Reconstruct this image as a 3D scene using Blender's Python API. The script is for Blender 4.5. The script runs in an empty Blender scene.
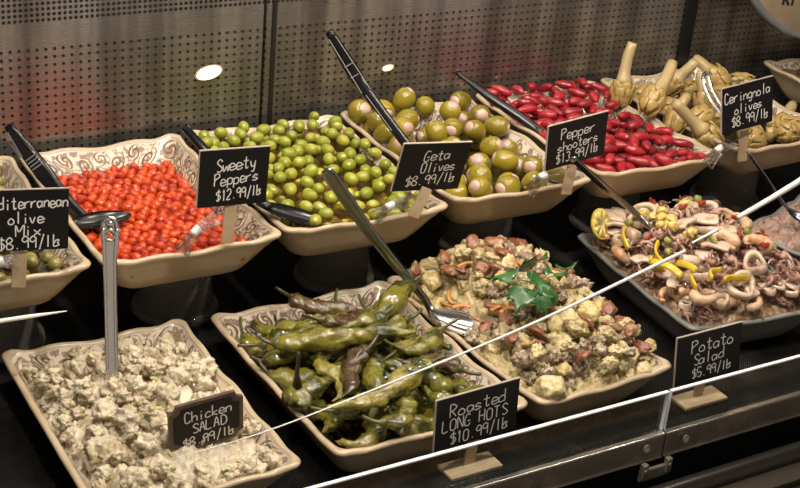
import bpy, bmesh, math, random
import numpy as np
from mathutils import Vector, Matrix, noise as mnoise
random.seed(7); rng = np.random.default_rng(7)
PI = math.pi
S = bpy.context.scene
COL = S.collection

# ------------------------------------------------------------------ camera
YAW, PITCH, ROLL, FPX, CAMZ = -0.576286, 0.450853, 0.096069, 1421.72, 1.199545
def cam_axes():
    cy, sy, cp, sp, cr, sr = math.cos(YAW), math.sin(YAW), math.cos(PITCH), math.sin(PITCH), math.cos(ROLL), math.sin(ROLL)
    f = np.array([-sy*cp, cy*cp, -sp]); r = np.array([cy, sy, 0.0]); u = np.cross(r, f)
    return cr*r+sr*u, -sr*r+cr*u, f
CR, CU, CF = cam_axes()
cd = bpy.data.cameras.new('camera'); cam = bpy.data.objects.new('camera', cd); COL.objects.link(cam)
cd.sensor_width = 36; cd.lens = FPX/800*36; cd.clip_start = .05; cd.clip_end = 60
m = Matrix.Identity(4)
for i in range(3):
    m[i][0], m[i][1], m[i][2] = CR[i], CU[i], -CF[i]
m[2][3] = CAMZ
cam.matrix_world = m
S.camera = cam
def ray(px, py): return CF + CR*((px-400)/FPX) - CU*((py-244)/FPX)
def atz(px, py, z): d = ray(px, py); return np.array([0, 0, CAMZ]) + d*((z-CAMZ)/d[2])
def aty(px, py, y): d = ray(px, py); return np.array([0, 0, CAMZ]) + d*(y/d[1])

# ------------------------------------------------------------------ node helpers
class NT:
    def __init__(s, tree): s.t = tree; s.n = tree.nodes; s.l = tree.links
    def new(s, typ, **kw):
        n = s.n.new(typ)
        for k, v in kw.items(): setattr(n, k, v)
        return n
    def put(s, sock, v):
        if hasattr(v, 'is_output'): s.l.new(v, sock)
        elif isinstance(v, (tuple, list)) and len(v) == 3 and sock.type == 'RGBA': sock.default_value = (*v, 1)
        else: sock.default_value = v
    def math(s, op, a, b=None, c=None, clamp=False):
        n = s.new('ShaderNodeMath', operation=op, use_clamp=clamp)
        for i, v in enumerate((a, b, c)):
            if v is not None: s.put(n.inputs[i], v)
        return n.outputs[0]
    def mix(s, f, a, b):
        n = s.new('ShaderNodeMix', data_type='RGBA'); s.put(n.inputs[0], f); s.put(n.inputs[6], a); s.put(n.inputs[7], b); return n.outputs[2]
    def noise(s, vec, scale, detail=3, rough=.55, dist=0):
        n = s.new('ShaderNodeTexNoise'); n.inputs['Scale'].default_value = scale; n.inputs['Detail'].default_value = detail
        n.inputs['Roughness'].default_value = rough; n.inputs['Distortion'].default_value = dist
        if vec is not None: s.l.new(vec, n.inputs['Vector'])
        return n.outputs[0]
    def step(s, v, lo, hi):
        n = s.new('ShaderNodeMapRange'); n.interpolation_type = 'SMOOTHSTEP'; s.put(n.inputs[0], v); n.inputs[1].default_value = lo; n.inputs[2].default_value = hi; return n.outputs[0]

# ------------------------------------------------------------------ world, lights, exposure
S.view_settings.view_transform = 'Standard'; S.view_settings.look = 'None'; S.view_settings.gamma = 1
S.view_settings.use_curve_mapping = False; S.view_settings.exposure = 0.0
w = bpy.data.worlds.new('world'); S.world = w; w.use_nodes = True
T = NT(w.node_tree); bg = T.n['Background']
tc = T.new('ShaderNodeTexCoord').outputs['Generated']
sep = T.new('ShaderNodeSeparateXYZ'); T.l.new(tc, sep.inputs[0])
def blob(d, lo, hi):
    v = Vector(d).normalized(); n = T.new('ShaderNodeVectorMath', operation='DOT_PRODUCT'); T.l.new(tc, n.inputs[0]); n.inputs[1].default_value = v
    return T.step(n.outputs[1 if len(n.outputs) > 1 else 0], lo, hi)
base = T.mix(0.0, (.030, .026, .022), (.03, .026, .022))          # the dim shop around the case
base = T.mix(blob((.36, -.88, -.285), .972, .9985), base, (1.25, 1.12, .98))                        # pale glow patch added to brighten the wall's upper reflection
front = T.math('MULTIPLY', T.step(sep.outputs[1], .05, -.35), T.math('MULTIPLY', T.step(sep.outputs[2], -.22, -.06), T.math('MULTIPLY', T.step(sep.outputs[2], .75, .30), T.step(sep.outputs[0], .85, .45))))
base = T.mix(front, base, (.42, .35, .28))                                                     # the lit shop in front of the case
T.l.new(base, bg.inputs[0]); bg.inputs[1].default_value = .85

def area(name, loc, to, size, size_y, power, color, shape='RECTANGLE'):
    L = bpy.data.lights.new(name, 'AREA'); L.shape = shape; L.size = size; L.size_y = size_y; L.energy = power; L.color = color
    o = bpy.data.objects.new(name, L); COL.objects.link(o); o.location = loc
    o.rotation_euler = (Vector(to)-Vector(loc)).to_track_quat('-Z', 'Y').to_euler(); return o
WARM = (1, .87, .71)
area('case_canopy_lamp', (1.25, 1.75, 1.25), (1.25, 1.78, 0), 2.0, .10, 6.5, WARM)
area('shop_ceiling_lamp', (.7, .6, 2.5), (1.2, 1.8, .1), 1.3, .5, 6, (1, .89, .76))
for i, (x, y, e) in enumerate([(.45, 1.25, 5.5), (1.05, 1.2, 5.5), (1.6, 1.25, 5.5), (2.2, 1.6, 3.0), (.8, 2.05, 4.5), (1.45, 2.08, 4.5)]):
    area('case_spot_lamp', (x, y, 1.3), (x+.06, y+.25, .1), .05, .05, e*1.25, (1, .90, .78), 'DISK')

# ------------------------------------------------------------------ materials
def M(name, base, rough=.5, metal=0, rand=None, noise=None, coat=0, bump=None, spec=.5, sss=0, dark=None):
    """rand: second colour chosen per object; noise: (scale, colour, lo, hi) blotches; bump: (scale, strength); dark: (scale, colour, lo, hi) specks"""
    mt = bpy.data.materials.new(name); mt.use_nodes = True; T = NT(mt.node_tree); b = T.n['Principled BSDF']
    c = T.mix(0.0, base, base)
    co = T.new('ShaderNodeTexCoord').outputs['Object']
    oi = T.new('ShaderNodeObjectInfo')
    if noise or dark or bump:
        va = T.new('ShaderNodeVectorMath', operation='ADD'); T.l.new(co, va.inputs[0])
        cb = T.new('ShaderNodeCombineXYZ'); r7 = T.math('MULTIPLY', oi.outputs['Random'], 7.3)
        for k in range(3): T.l.new(r7, cb.inputs[k])
        T.l.new(cb.outputs[0], va.inputs[1]); co = va.outputs[0]
    if rand: c = T.mix(oi.outputs['Random'], base, rand)
    if noise: c = T.mix(T.step(T.noise(co, noise[0], 4), noise[2], noise[3]), c, noise[1])
    if dark: c = T.mix(T.step(T.noise(co, dark[0], 3, .6), dark[2], dark[3]), c, dark[1])
    T.l.new(c, b.inputs['Base Color']); b.inputs['Roughness'].default_value = rough; b.inputs['Metallic'].default_value = metal
    b.inputs['Specular IOR Level'].default_value = spec; b.inputs['Coat Weight'].default_value = coat; b.inputs['Coat Roughness'].default_value = .08
    if sss: b.inputs['Subsurface Weight'].default_value = sss; b.inputs['Subsurface Radius'].default_value = (.012, .006, .003)
    if bump:
        bn = T.new('ShaderNodeBump'); bn.inputs['Strength'].default_value = bump[1]; bn.inputs['Distance'].default_value = .004
        T.l.new(T.noise(co, bump[0], 4), bn.inputs['Height']); T.l.new(bn.outputs[0], b.inputs['Normal'])
    return mt
def clear_mat(name, tint, fac, rough=.05, gloss=(1, 1, 1), edge=0.0):
    mt = bpy.data.materials.new(name); mt.use_nodes = True; T = NT(mt.node_tree); T.n.remove(T.n['Principled BSDF'])
    tr = T.new('ShaderNodeBsdfTransparent'); tr.inputs[0].default_value = (*tint, 1)
    gl = T.new('ShaderNodeBsdfGlossy'); gl.inputs[0].default_value = (*gloss, 1); gl.inputs['Roughness'].default_value = rough
    lw = T.new('ShaderNodeLayerWeight'); lw.inputs[0].default_value = .35
    f = T.math('ADD', fac, T.math('MULTIPLY', lw.outputs['Fresnel'], edge), clamp=True)
    mx = T.new('ShaderNodeMixShader'); T.put(mx.inputs[0], f); T.l.new(tr.outputs[0], mx.inputs[1]); T.l.new(gl.outputs[0], mx.inputs[2])
    T.l.new(mx.outputs[0], T.n['Material Output'].inputs[0]); return mt
def liquid_mat(name, tint, body, fac):
    mt = bpy.data.materials.new(name); mt.use_nodes = True; T = NT(mt.node_tree); b = T.n['Principled BSDF']
    b.inputs['Base Color'].default_value = (*body, 1); b.inputs['Roughness'].default_value = .05; b.inputs['Coat Weight'].default_value = .5
    tr = T.new('ShaderNodeBsdfTransparent'); tr.inputs[0].default_value = (*tint, 1)
    mx = T.new('ShaderNodeMixShader'); mx.inputs[0].default_value = fac
    T.l.new(tr.outputs[0], mx.inputs[1]); T.l.new(b.outputs[0], mx.inputs[2]); T.l.new(mx.outputs[0], T.n['Material Output'].inputs[0]); return mt
def emit(name, c, s):
    mt = bpy.data.materials.new(name); mt.use_nodes = True; b = mt.node_tree.nodes['Principled BSDF']
    b.inputs['Base Color'].default_value = (*c, 1); b.inputs['Emission Color'].default_value = (*c, 1); b.inputs['Emission Strength'].default_value = s; return mt

# ------------------------------------------------------------------ mesh helpers
class MB:
    def __init__(s): s.v = []; s.f = []; s.mi = []; s.uv = {}
    def add(s, vs, fs, mi=0):
        o = len(s.v); s.v += [tuple(map(float, p)) for p in vs]; s.f += [[o+i for i in f] for f in fs]; s.mi += [mi]*len(fs); return o
    def box(s, c, d, R=None, mi=0, bev=0):
        bm = bmesh.new(); bmesh.ops.create_cube(bm, size=1)
        for v in bm.verts: v.co = Vector((v.co.x*d[0], v.co.y*d[1], v.co.z*d[2]))
        if bev: bmesh.ops.bevel(bm, geom=list(bm.edges), offset=bev, segments=2, affect='EDGES', profile=.6)
        bm.verts.index_update(); P = np.array([v.co for v in bm.verts]); F = [[v.index for v in f.verts] for f in bm.faces]; bm.free()
        if R is not None: P = P @ np.array(R).T
        s.add(P+np.array(c), F, mi)
    def bar(s, p0, p1, side, wd, th, mi=0, bev=0):
        p0, p1 = np.array(p0, float), np.array(p1, float); a = p1-p0; L = np.linalg.norm(a); a /= L
        sd = np.array(side, float); sd -= a*(sd@a); sd /= np.linalg.norm(sd); n = np.cross(sd, a)
        s.box((p0+p1)/2, (wd, th, L), np.stack([sd, n, a], 1), mi, bev)
    def loft(s, path, wd, th=None, side=(1, 0, 0), n=10, cap=True, mi=0, p=1.0, twist=None):
        """tube along path, half-widths wd (along side) and th; p<1 makes the section squarer"""
        path = np.array(path, float); k = len(path); th = wd if th is None else th
        wd = np.broadcast_to(wd, k); th = np.broadcast_to(th, k); tg = np.gradient(path, axis=0); vs = []
        sd = np.array(side, float)
        ang = np.arange(n)*2*PI/n; ca, sa = np.cos(ang), np.sin(ang); ca = np.sign(ca)*abs(ca)**p; sa = np.sign(sa)*abs(sa)**p
        for i in range(k):
            a = tg[i]/(np.linalg.norm(tg[i])+1e-12); q = sd-a*(sd@a)
            if np.linalg.norm(q) < 1e-4: q = np.cross(a, (0.3, .5, .8))
            q /= np.linalg.norm(q); sd = q; nn = np.cross(a, q)
            vs += list(path[i]+np.outer(ca*wd[i], q)+np.outer(sa*th[i], nn))
        fs = [[i*n+j, i*n+(j+1) % n, (i+1)*n+(j+1) % n, (i+1)*n+j] for i in range(k-1) for j in range(n)]
        if cap: fs += [list(range(n))[::-1], [(k-1)*n+j for j in range(n)]]
        s.add(vs, fs, mi)
    def lathe(s, prof, c=(0, 0, 0), n=24, mi=0, closed=False, axis=None):
        vs = []; k = len(prof)
        for r, z in prof: vs += [(r*math.cos(t*2*PI/n), r*math.sin(t*2*PI/n), z) for t in range(n)]
        P = np.array(vs)
        if axis is not None: P = P @ np.array(Vector(axis).to_track_quat('Z', 'Y').to_matrix()).T
        fs = [[i*n+j, i*n+(j+1) % n, (i+1)*n+(j+1) % n, (i+1)*n+j] for i in range(k-1) for j in range(n)]
        s.add(P+np.array(c), fs, mi)
    def ico(s, c, r, sub=2, fn=None, mi=0, R=None):
        bm = bmesh.new(); bmesh.ops.create_icosphere(bm, subdivisions=sub, radius=1); bm.verts.index_update()
        P = np.array([v.co for v in bm.verts]); F = [[v.index for v in f.verts] for f in bm.faces]; bm.free()
        if fn: P = np.array([fn(Vector(q)) for q in P])
        P = P*np.array(r)
        if R is not None: P = P @ np.array(R).T
        s.add(P+np.array(c), F, mi)
    def mesh(s, name, mats, smooth=True):
        me = bpy.data.meshes.new(name); me.from_pydata(s.v, [], s.f)
        for mt in (mats if isinstance(mats, (list, tuple)) else [mats]): me.materials.append(mt)
        me.polygons.foreach_set('material_index', s.mi); me.polygons.foreach_set('use_smooth', [smooth]*len(s.f)); me.update(); return me
    def build(s, name, mats, parent=None, smooth=True, **kw):
        return link(name, s.mesh(name, mats, smooth), parent, **kw)
def link(name, me, parent=None, label=None, cat=None, group=None, kind=None, mat=None):
    o = bpy.data.objects.new(name, me); COL.objects.link(o)
    if parent is not None: o.parent = parent
    if mat is not None: o.matrix_world = mat
    return tag(o, label, cat, group, kind)
def tag(o, label=None, cat=None, group=None, kind=None):
    for k, v in (('label', label), ('category', cat), ('group', group), ('kind', kind)):
        if v: o[k] = v
    return o
def thing(name, loc, label, cat, group=None):
    return link(name, None, None, label, cat, group, mat=Matrix.Translation(Vector(loc)))
def sub(mb, root):
    """express world-space vertices in the root's own space"""
    o = Vector(root.location); mb.v = [(x-o.x, y-o.y, z-o.z) for x, y, z in mb.v]; return mb
def smoothpath(pts, k=8):
    P = np.array(pts, float); Q = np.vstack([2*P[0]-P[1], P, 2*P[-1]-P[-2]]); out = []
    for i in range(1, len(Q)-2):
        for t in np.linspace(0, 1, k, endpoint=False):
            a, b, c, d = Q[i-1], Q[i], Q[i+1], Q[i+2]
            out.append(.5*((2*b)+(-a+c)*t+(2*a-5*b+4*c-d)*t*t+(-a+3*b-3*c+d)*t**3))
    return np.array(out+[P[-1]])
def nz(v, s): return mnoise.noise(Vector(v)*s)
def rotm(a, b=0, c=0): return np.array(Matrix.Rotation(a, 3, 'Z') @ Matrix.Rotation(b, 3, 'X') @ Matrix.Rotation(c, 3, 'Y'))

# ------------------------------------------------------------------ the case: deck, back wall, rail, glass guard
WY = 2.275
deck = M('black_mat', (.010, .009, .008), .5, spec=.14)
T = NT(deck.node_tree); b = T.n['Principled BSDF']; co = T.new('ShaderNodeTexCoord').outputs['Object']
sp = T.new('ShaderNodeSeparateXYZ'); T.l.new(co, sp.inputs[0])
wv = T.math('MULTIPLY', T.math('SINE', T.math('MULTIPLY', sp.outputs[0], 1250)), T.math('SINE', T.math('MULTIPLY', sp.outputs[1], 1250)))
nn = T.noise(co, 7, 2)
fl = T.math('MULTIPLY', T.step(wv, .55, .9), T.step(nn, .54, .72))
T.l.new(T.mix(fl, (.0045, .004, .0037), (.22, .21, .20)), b.inputs['Base Color'])
bn = T.new('ShaderNodeBump'); bn.inputs['Strength'].default_value = .5; bn.inputs['Distance'].default_value = .002; T.l.new(wv, bn.inputs['Height']); T.l.new(bn.outputs[0], b.inputs['Normal'])
mb = MB(); mb.box((1.5, 1.808, -.02), (4.6, .948, .04)); mb.build('floor', deck, kind='structure', smooth=False)

steel = M('perforated_steel', (.40, .37, .34), .33, 1)
T = NT(steel.node_tree); b = T.n['Principled BSDF']; co = T.new('ShaderNodeTexCoord').outputs['Object']
sp = T.new('ShaderNodeSeparateXYZ'); T.l.new(co, sp.inputs[0])
def holes(sx, sz, x0, z0, r, zlo, zhi):
    fx = T.math('SUBTRACT', T.math('FRACT', T.math('DIVIDE', T.math('SUBTRACT', sp.outputs[0], x0-sx/2), sx)), .5)
    fz = T.math('SUBTRACT', T.math('FRACT', T.math('DIVIDE', T.math('SUBTRACT', sp.outputs[2], z0-sz/2), sz)), .5)
    fx = T.math('MULTIPLY', fx, sx); fz = T.math('MULTIPLY', fz, sz)
    d = T.math('SQRT', T.math('ADD', T.math('MULTIPLY', fx, fx), T.math('MULTIPLY', fz, fz)))
    h = T.math('SUBTRACT', 1, T.step(d, r*.85, r*1.15)); rim = T.math('MULTIPLY', T.math('SUBTRACT', 1, T.step(d, r*1.15, r*1.6)), T.math('SUBTRACT', 1, h))
    inz = T.math('MULTIPLY', T.math('GREATER_THAN', sp.outputs[2], zlo), T.math('LESS_THAN', sp.outputs[2], zhi))
    return T.math('MULTIPLY', h, inz), T.math('MULTIPLY', rim, inz)
h1, r1 = holes(.01535, .01425, .66182, .38826, .0030, .0, .396)
h2, r2 = holes(.0096, .0096, .6523, .4595, .0032, .4375, .60)
h = T.math('MAXIMUM', h1, h2)
va = T.new('ShaderNodeMapping'); va.inputs['Scale'].default_value = (9, 1, .35); T.l.new(co, va.inputs[0])
st = T.noise(va.outputs[0], 2.2, 4)
va2 = T.new('ShaderNodeMapping'); va2.inputs['Scale'].default_value = (3, 1, 260); T.l.new(co, va2.inputs[0])
c = T.mix(T.step(st, .36, .64), (.17, .155, .14), (.36, .335, .30))
c = T.mix(h, c, (.004, .0035, .003))
T.l.new(c, b.inputs['Base Color']); T.l.new(T.math('MULTIPLY', T.math('SUBTRACT', 1, h), .82), b.inputs['Metallic'])
T.l.new(T.math('ADD', .25, T.math('MULTIPLY', T.noise(va2.outputs[0], 1.0, 2), .05)), b.inputs['Roughness'])
bn = T.new('ShaderNodeBump'); bn.inputs['Strength'].default_value = .15; bn.inputs['Distance'].default_value = .0012
T.l.new(T.math('SUBTRACT', T.math('MULTIPLY', r1, 1.0), h), bn.inputs['Height']); T.l.new(bn.outputs[0], b.inputs['Normal'])
blackm = M('black_seal', (.006, .006, .006), .35)
for x0, x1, nm in ((-.3, 1.1325, 'wall_back'), (1.1385, 2.168, 'wall_back'), (2.205, 3.6, 'wall_back')):
    mb = MB(); mb.box(((x0+x1)/2, WY+.006, .30), (x1-x0, .012, .66)); mb.build(nm, steel, kind='structure', smooth=False)
mb = MB(); mb.box((1.1355, WY+.010, .30), (.006, .012, .66)); mb.build('trim_1', blackm, kind='structure', smooth=False)
mb = MB(); mb.box((2.1865, WY+.002, .30), (.037, .012, .66), bev=.003); mb.build('trim_2', blackm, kind='structure', smooth=False)
mb = MB(); mb.box((1.155, WY-.0015, .30), (.009, .003, .66), bev=.001); mb.build('trim_3', M('dark_seam', (.05, .045, .04), .4, .8), kind='structure', smooth=False)

railm = M('rail_steel', (.16, .14, .115), .36, .6, noise=(18, (.26, .225, .18), .45, .7))
edgem = M('rail_bright_edge', (.80, .76, .70), .25, 1)
darkm = M('dark_steel', (.07, .063, .057), .26, .8)
xs, xe, xj = -.3, 3.4, 1.3815
for a0, a1 in ((xs, xj-.0015), (xj+.0015, xe)):
    mb = MB(); mb.box(((a0+a1)/2, 1.327, -.003), (a1-a0, .006, .040), bev=.001)
    t = mb.build('trim_4', railm, kind='structure', smooth=False)
    mb = MB(); mb.box(((a0+a1)/2, 1.329, .0182), (a1-a0, .009, .0026), bev=.0008)
    mb.build('rail_edge', edgem, t, smooth=False)
    mb = MB(); mb.box(((a0+a1)/2, 1.3255, -.0235), (a1-a0, .008, .0015)); mb.build('rail_lower_edge', edgem, t, smooth=False)
boltm = M('bolt_steel', (.45, .41, .35), .3, .7)
for px, py in ((645, 447), (684, 437)):
    p = aty(px, py, 1.324)
    mb = MB(); mb.lathe([(.0, .0), (.0045, 0), (.0050, -.0006), (.0062, -.0010), (.0066, -.002), (.0066, -.004)], (p[0], p[1]-.003, p[2]), 20, axis=(0, 1, 0))
    mb.v = [(x, y+.001, z) for x, y, z in mb.v]
    mb.build('rail_bolt', boltm, smooth=True, label='round steel bolt in the front rail, on the %s side of the glass joint' % ('roasted pepper' if px < 660 else 'seafood'), cat='bolt', group='bolts on the front rail')
# bracket under the joint, made of a back plate with two raised tabs
p = aty(654, 470, 1.318); bk = thing('rail_bracket', (p[0], p[1], p[2]), 'steel bracket with two tabs clipped under the front rail at the glass joint', 'bracket')
mb = MB(); mb.box((0, 0, -.004), (.058, .006, .020), bev=.001); mb.build('plate', boltm, bk, smooth=False)
for s in (-1, 1):
    mb = MB(); mb.box((s*.024, -.003, .006), (.010, .009, .026), bev=.0015); mb.lathe([(0, .001), (.002, .001), (.003, 0), (.003, -.001)], (s*.024, -.008, .008), 12, axis=(0, -1, 0)); mb.build('tab', boltm, bk, smooth=False)
# lower front: recess, ledge, round bar and timber edge
mb = MB(); mb.box((1.5, 1.350, -.09), (4, .006, .10)); mb.build('trim_5', blackm, kind='structure', smooth=False)
mb = MB(); mb.loft([(x, 1.272, -.052) for x in np.linspace(-.3, 3.4, 4)], .017, n=20, side=(0, 1, 0)); mb.build('trim_6', darkm, kind='structure')
mb = MB(); mb.box((1.5, 1.245, -.062), (4, .05, .012), bev=.002); mb.build('trim_7', M('dark_ledge', (.13, .11, .09), .28, .8), kind='structure', smooth=False)
mb = MB(); mb.loft([(x, 1.205, -.085) for x in np.linspace(-.3, 3.4, 4)], .022, n=20, side=(0, 1, 0)); mb.build('trim_8', darkm, kind='structure')
mb = MB(); mb.box((1.5, 1.14, -.10), (4, .06, .03), bev=.003); mb.build('trim_9', M('timber_edge', (.16, .10, .06), .4, noise=(30, (.09, .055, .03), .4, .7)), kind='structure', smooth=False)
mb = MB(); mb.box((1.5, 1.22, -.16), (4, .2, .02)); mb.build('trim_10', blackm, kind='structure', smooth=False)
# low glass guard in two panes
glassm = clear_mat('guard_glass', (.93, .95, .95), .02, .02, edge=.06)
gedge = M('polished_glass_edge', (.80, .84, .88), .15, coat=.5)
for nm, a0, a1 in (('window_1', xs, xj-.002), ('window_2', xj+.002, xe)):
    mb = MB(); mb.box(((a0+a1)/2, 1.335, .0535), (a1-a0, .006, .067)); g = mb.build(nm, glassm, kind='structure', smooth=False)
    mb = MB(); mb.box(((a0+a1)/2, 1.335, .0885), (a1-a0, .0062, .0030), bev=.001)
    xx = a1-.0008 if nm == 'window_1' else a0+.0008
    mb.box((xx, 1.335, .0535), (.0016, .0062, .067)); mb.build('polished_edge', gedge, g, smooth=False)
# added white strips that imitate a lamp's reflection in the front glass
whitem = M('white_reflection', (.86, .85, .80), .3, coat=.4)
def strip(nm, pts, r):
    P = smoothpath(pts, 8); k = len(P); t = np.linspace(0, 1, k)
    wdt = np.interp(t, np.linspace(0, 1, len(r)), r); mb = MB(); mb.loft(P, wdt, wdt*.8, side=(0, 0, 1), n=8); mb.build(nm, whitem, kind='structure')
strip('reflection_strip_1', [aty(172, 459, 1.40), aty(270, 430, 1.40), aty(410, 375, 1.40), aty(545, 318, 1.43), aty(685, 251, 1.46)], [.0006, .0010, .0014, .0018, .0026, .0034])
strip('reflection_strip_2', [aty(692, 243, 1.46), aty(718, 229.5, 1.465)], [.0016, .0036])
strip('reflection_strip_3', [aty(738, 217.5, 1.47), aty(770, 199, 1.475), aty(806, 177, 1.48)], [.0046, .0052, .0058])
strip('reflection_strip_4', [aty(-6, 322, 1.72), aty(30, 316.5, 1.72), aty(67, 311, 1.72)], [.0036, .0034, .0008])

# ------------------------------------------------------------------ trays
cream = M('glazed_cream', (.52, .41, .27), .28, noise=(9, (.46, .35, .22), .4, .75), coat=.3, dark=(60, (.34, .23, .14), .70, .78))
greyc = M('glazed_grey', (.20, .195, .18), .35, noise=(8, (.26, .25, .225), .4, .7), coat=.2)
scroll = M('glazed_scroll', (.66, .56, .44), .25, coat=.4)
T = NT(scroll.node_tree); b = T.n['Principled BSDF']
uv = T.new('ShaderNodeUVMap'); nzv = T.noise(uv.outputs[0], 40, 2)
sp = T.new('ShaderNodeSeparateXYZ'); T.l.new(uv.outputs[0], sp.inputs[0])
def spiral(cu, cv, ou, R, k, arms, sgn):
    u = T.math('SUBTRACT', T.math('FRACT', T.math('DIVIDE', T.math('ADD', sp.outputs[0], ou), cu)), .5); u = T.math('MULTIPLY', u, cu)
    v = T.math('SUBTRACT', sp.outputs[1], cv)
    r = T.math('SQRT', T.math('ADD', T.math('MULTIPLY', u, u), T.math('MULTIPLY', v, v)))
    th = T.math('MULTIPLY', T.math('ARCTAN2', v, u), sgn*arms)
    s = T.math('SINE', T.math('ADD', T.math('ADD', th, T.math('MULTIPLY', r, k)), T.math('MULTIPLY', nzv, 1.2)))
    return T.math('MULTIPLY', T.step(s, .05, .45), T.math('SUBTRACT', 1, T.step(r, R*.9, R)))
sA = spiral(.074, .020, .0, .019, 620, 1, 1); sB = spiral(.074, .032, .037, .015, 700, 2, -1); sC = spiral(.037, .006, .010, .010, 500, 3, 1)
wvn = T.new('ShaderNodeTexNoise'); wvn.inputs['Scale'].default_value = 34; wvn.inputs['Detail'].default_value = 2; wvn.inputs['Distortion'].default_value = 1.6; T.l.new(uv.outputs[0], wvn.inputs['Vector'])
leaf = T.step(T.math('ABSOLUTE', T.math('SUBTRACT', wvn.outputs[0], .5)), .075, .035)
rimline = T.math('MULTIPLY', T.step(sp.outputs[1], .046, .049), T.math('SUBTRACT', 1, T.step(sp.outputs[1], .0515, .0535)))
mk = T.math('MAXIMUM', T.math('MAXIMUM', T.math('MAXIMUM', sA, sB), sC), T.math('MULTIPLY', leaf, .75))
mk = T.math('MULTIPLY', mk, T.math('SUBTRACT', 1, T.step(sp.outputs[1], .044, .049)))
mk = T.math('MAXIMUM', mk, T.math('MULTIPLY', rimline, .55))
ink = T.mix(T.step(nzv, .35, .7), (.10, .052, .025), (.25, .145, .075))
T.l.new(T.mix(T.math('MULTIPLY', mk, .97), (.72, .63, .51), ink), b.inputs['Base Color'])
PROF = [(.050, -.0700), (.044, -.0690), (.039, -.0640), (.028, -.0450), (.016, -.0230), (.006, -.0080), (.001, -.0030), (0, .0005), (.002, .0030), (.006, .0036), (.0095, .0018), (.0120, -.0030), (.020, -.0150), (.034, -.0380), (.046, -.0580), (.053, -.0630)]
NIN = 11
def wall_z(d):  # inner surface below the rim at inset d from the outer rim
    return np.interp(d, [0, .006, .0095, .012, .020, .034, .046, .053, .06], [.0036, .0036, .0018, -.003, -.015, -.038, -.058, -.063, -.063])
class Tray:
    pass
def tray(name, x, y, a, W, L, zr, label, mats=None, seed=0, amp=1.0):
    mats = mats or [cream, scroll]; mb = MB(); ns, nc = 30, 6; rr = random.Random(seed); ph = rr.random()*.6
    loops = []
    for ins, dz in PROF:
        w2, l2 = W/2-ins, L/2-ins; r = min(.016+ins*.35, w2*.5); pts = []; wts = []; per = []
        top = max(0, 1+dz/.03) if dz < 0 else 1
        cs = [((w2-r), -(l2-r), -PI/2), ((w2-r), (l2-r), 0), (-(w2-r), (l2-r), PI/2), (-(w2-r), -(l2-r), PI)]
        for k in range(4):
            cx, cy, a0 = cs[k]; nx, ny, _ = cs[(k+1) % 4]
            for j in range(nc): t = a0+PI/2*j/(nc-1); pts.append((cx+r*math.cos(t), cy+r*math.sin(t))); wts.append((k, -1, j/(nc-1)))
            e0 = (cx+r*math.cos(a0+PI/2), cy+r*math.sin(a0+PI/2)); e1 = (nx+r*math.cos(a0+PI/2), ny+r*math.sin(a0+PI/2))
            for j in range(1, ns): s = j/ns; pts.append((e0[0]+(e1[0]-e0[0])*s, e0[1]+(e1[1]-e0[1])*s)); wts.append((k, s, 0))
        zs = []; P2 = []
        for (px, py), (k, s, _) in zip(pts, wts):
            nw = 3 if k % 2 else 4
            if s < 0: wv = .0052
            else:
                e = min(s, 1-s); wv = .0052*math.exp(-(e/.07)**2)-.0030*(1-math.exp(-(e/.10)**2))*math.cos(2*PI*(nw-1)*(s-.5)+(PI if (nw-1) % 2 == 0 else 0))*-1-.0010
            wv *= amp; z = zr+dz+wv*top; dd = math.hypot(px, py); g = 1+wv*.35*top/dd*1.0
            P2.append((px*g, py*g, z))
        loops.append(P2)
    n = len(loops[0]); vs = [p for l in loops for p in l]; fs = []; mi = []
    for i in range(len(loops)-1):
        for j in range(n): fs.append([i*n+j, i*n+(j+1) % n, (i+1)*n+(j+1) % n, (i+1)*n+j]); mi.append(0 if i < NIN-1 else 1)
    fs.append(list(range(n))[::-1]); mi.append(0); fs.append([(len(loops)-1)*n+j for j in range(n)]); mi.append(1)
    mb.add(vs, fs); mb.mi = mi
    me = mb.mesh('tray', mats); ul = me.uv_layers.new(name='UVMap')
    per = np.zeros(n+1); ref = np.array(loops[9])[:, :2]
    for j in range(n): per[j+1] = per[j]+np.linalg.norm(ref[(j+1) % n]-ref[j])
    arc = [0]
    for i in range(1, len(PROF)): arc.append(arc[-1]+math.hypot(PROF[i][0]-PROF[i-1][0], PROF[i][1]-PROF[i-1][1]))
    for p in me.polygons:
        for li in p.loop_indices:
            vi = me.loops[li].vertex_index; i, j = divmod(vi, n); u = per[j]
            if j == 0 and any(me.loops[q].vertex_index % n == n-1 for q in p.loop_indices): u = per[n]
            ul.data[li].uv = (u, arc[-1]-arc[i]-.028)
    mt = Matrix.Translation((x, y, 0)) @ Matrix.Rotation(a, 4, 'Z')
    o = link('serving_tray', me, None, label, 'tray', 'serving trays in the deli case', mat=mt)
    t = Tray(); t.o = o; t.m = mt; t.W, t.L, t.z = W, L, zr; t.x, t.y, t.a = x, y, a
    return t
def world(t, p): return t.m @ Vector(p)
def local(t, p): return t.m.inverted() @ Vector(p)
ZB, ZF = .210, .065
ZF2 = .0705   # front dishes stand on the deck
BL_, FL_ = .438, .424
B1 = tray('B1', .492, 2.025, -.026, .300, BL_, ZB, 'cream scroll tray of mixed olives behind the olive mix sign', seed=1)
B2 = tray('B2', .803, 2.023, -.015, .296, BL_*1.026, ZB, 'cream scroll tray filled with tiny red peppers', seed=2)
B3 = tray('B3', 1.115, 2.023, -.029, .306, BL_*1.015, ZB, 'cream scroll tray filled with small green olives in brine', seed=3)
B4 = tray('B4', 1.434, 2.028, -.021, .298, BL_*.991, ZB, 'cream scroll tray heaped with large garlic-stuffed olives', seed=4)
B5 = tray('B5', 1.755, 2.034, -.024, .302, BL_*.993, ZB, 'cream scroll tray of long dark red peppers', seed=5)
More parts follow.
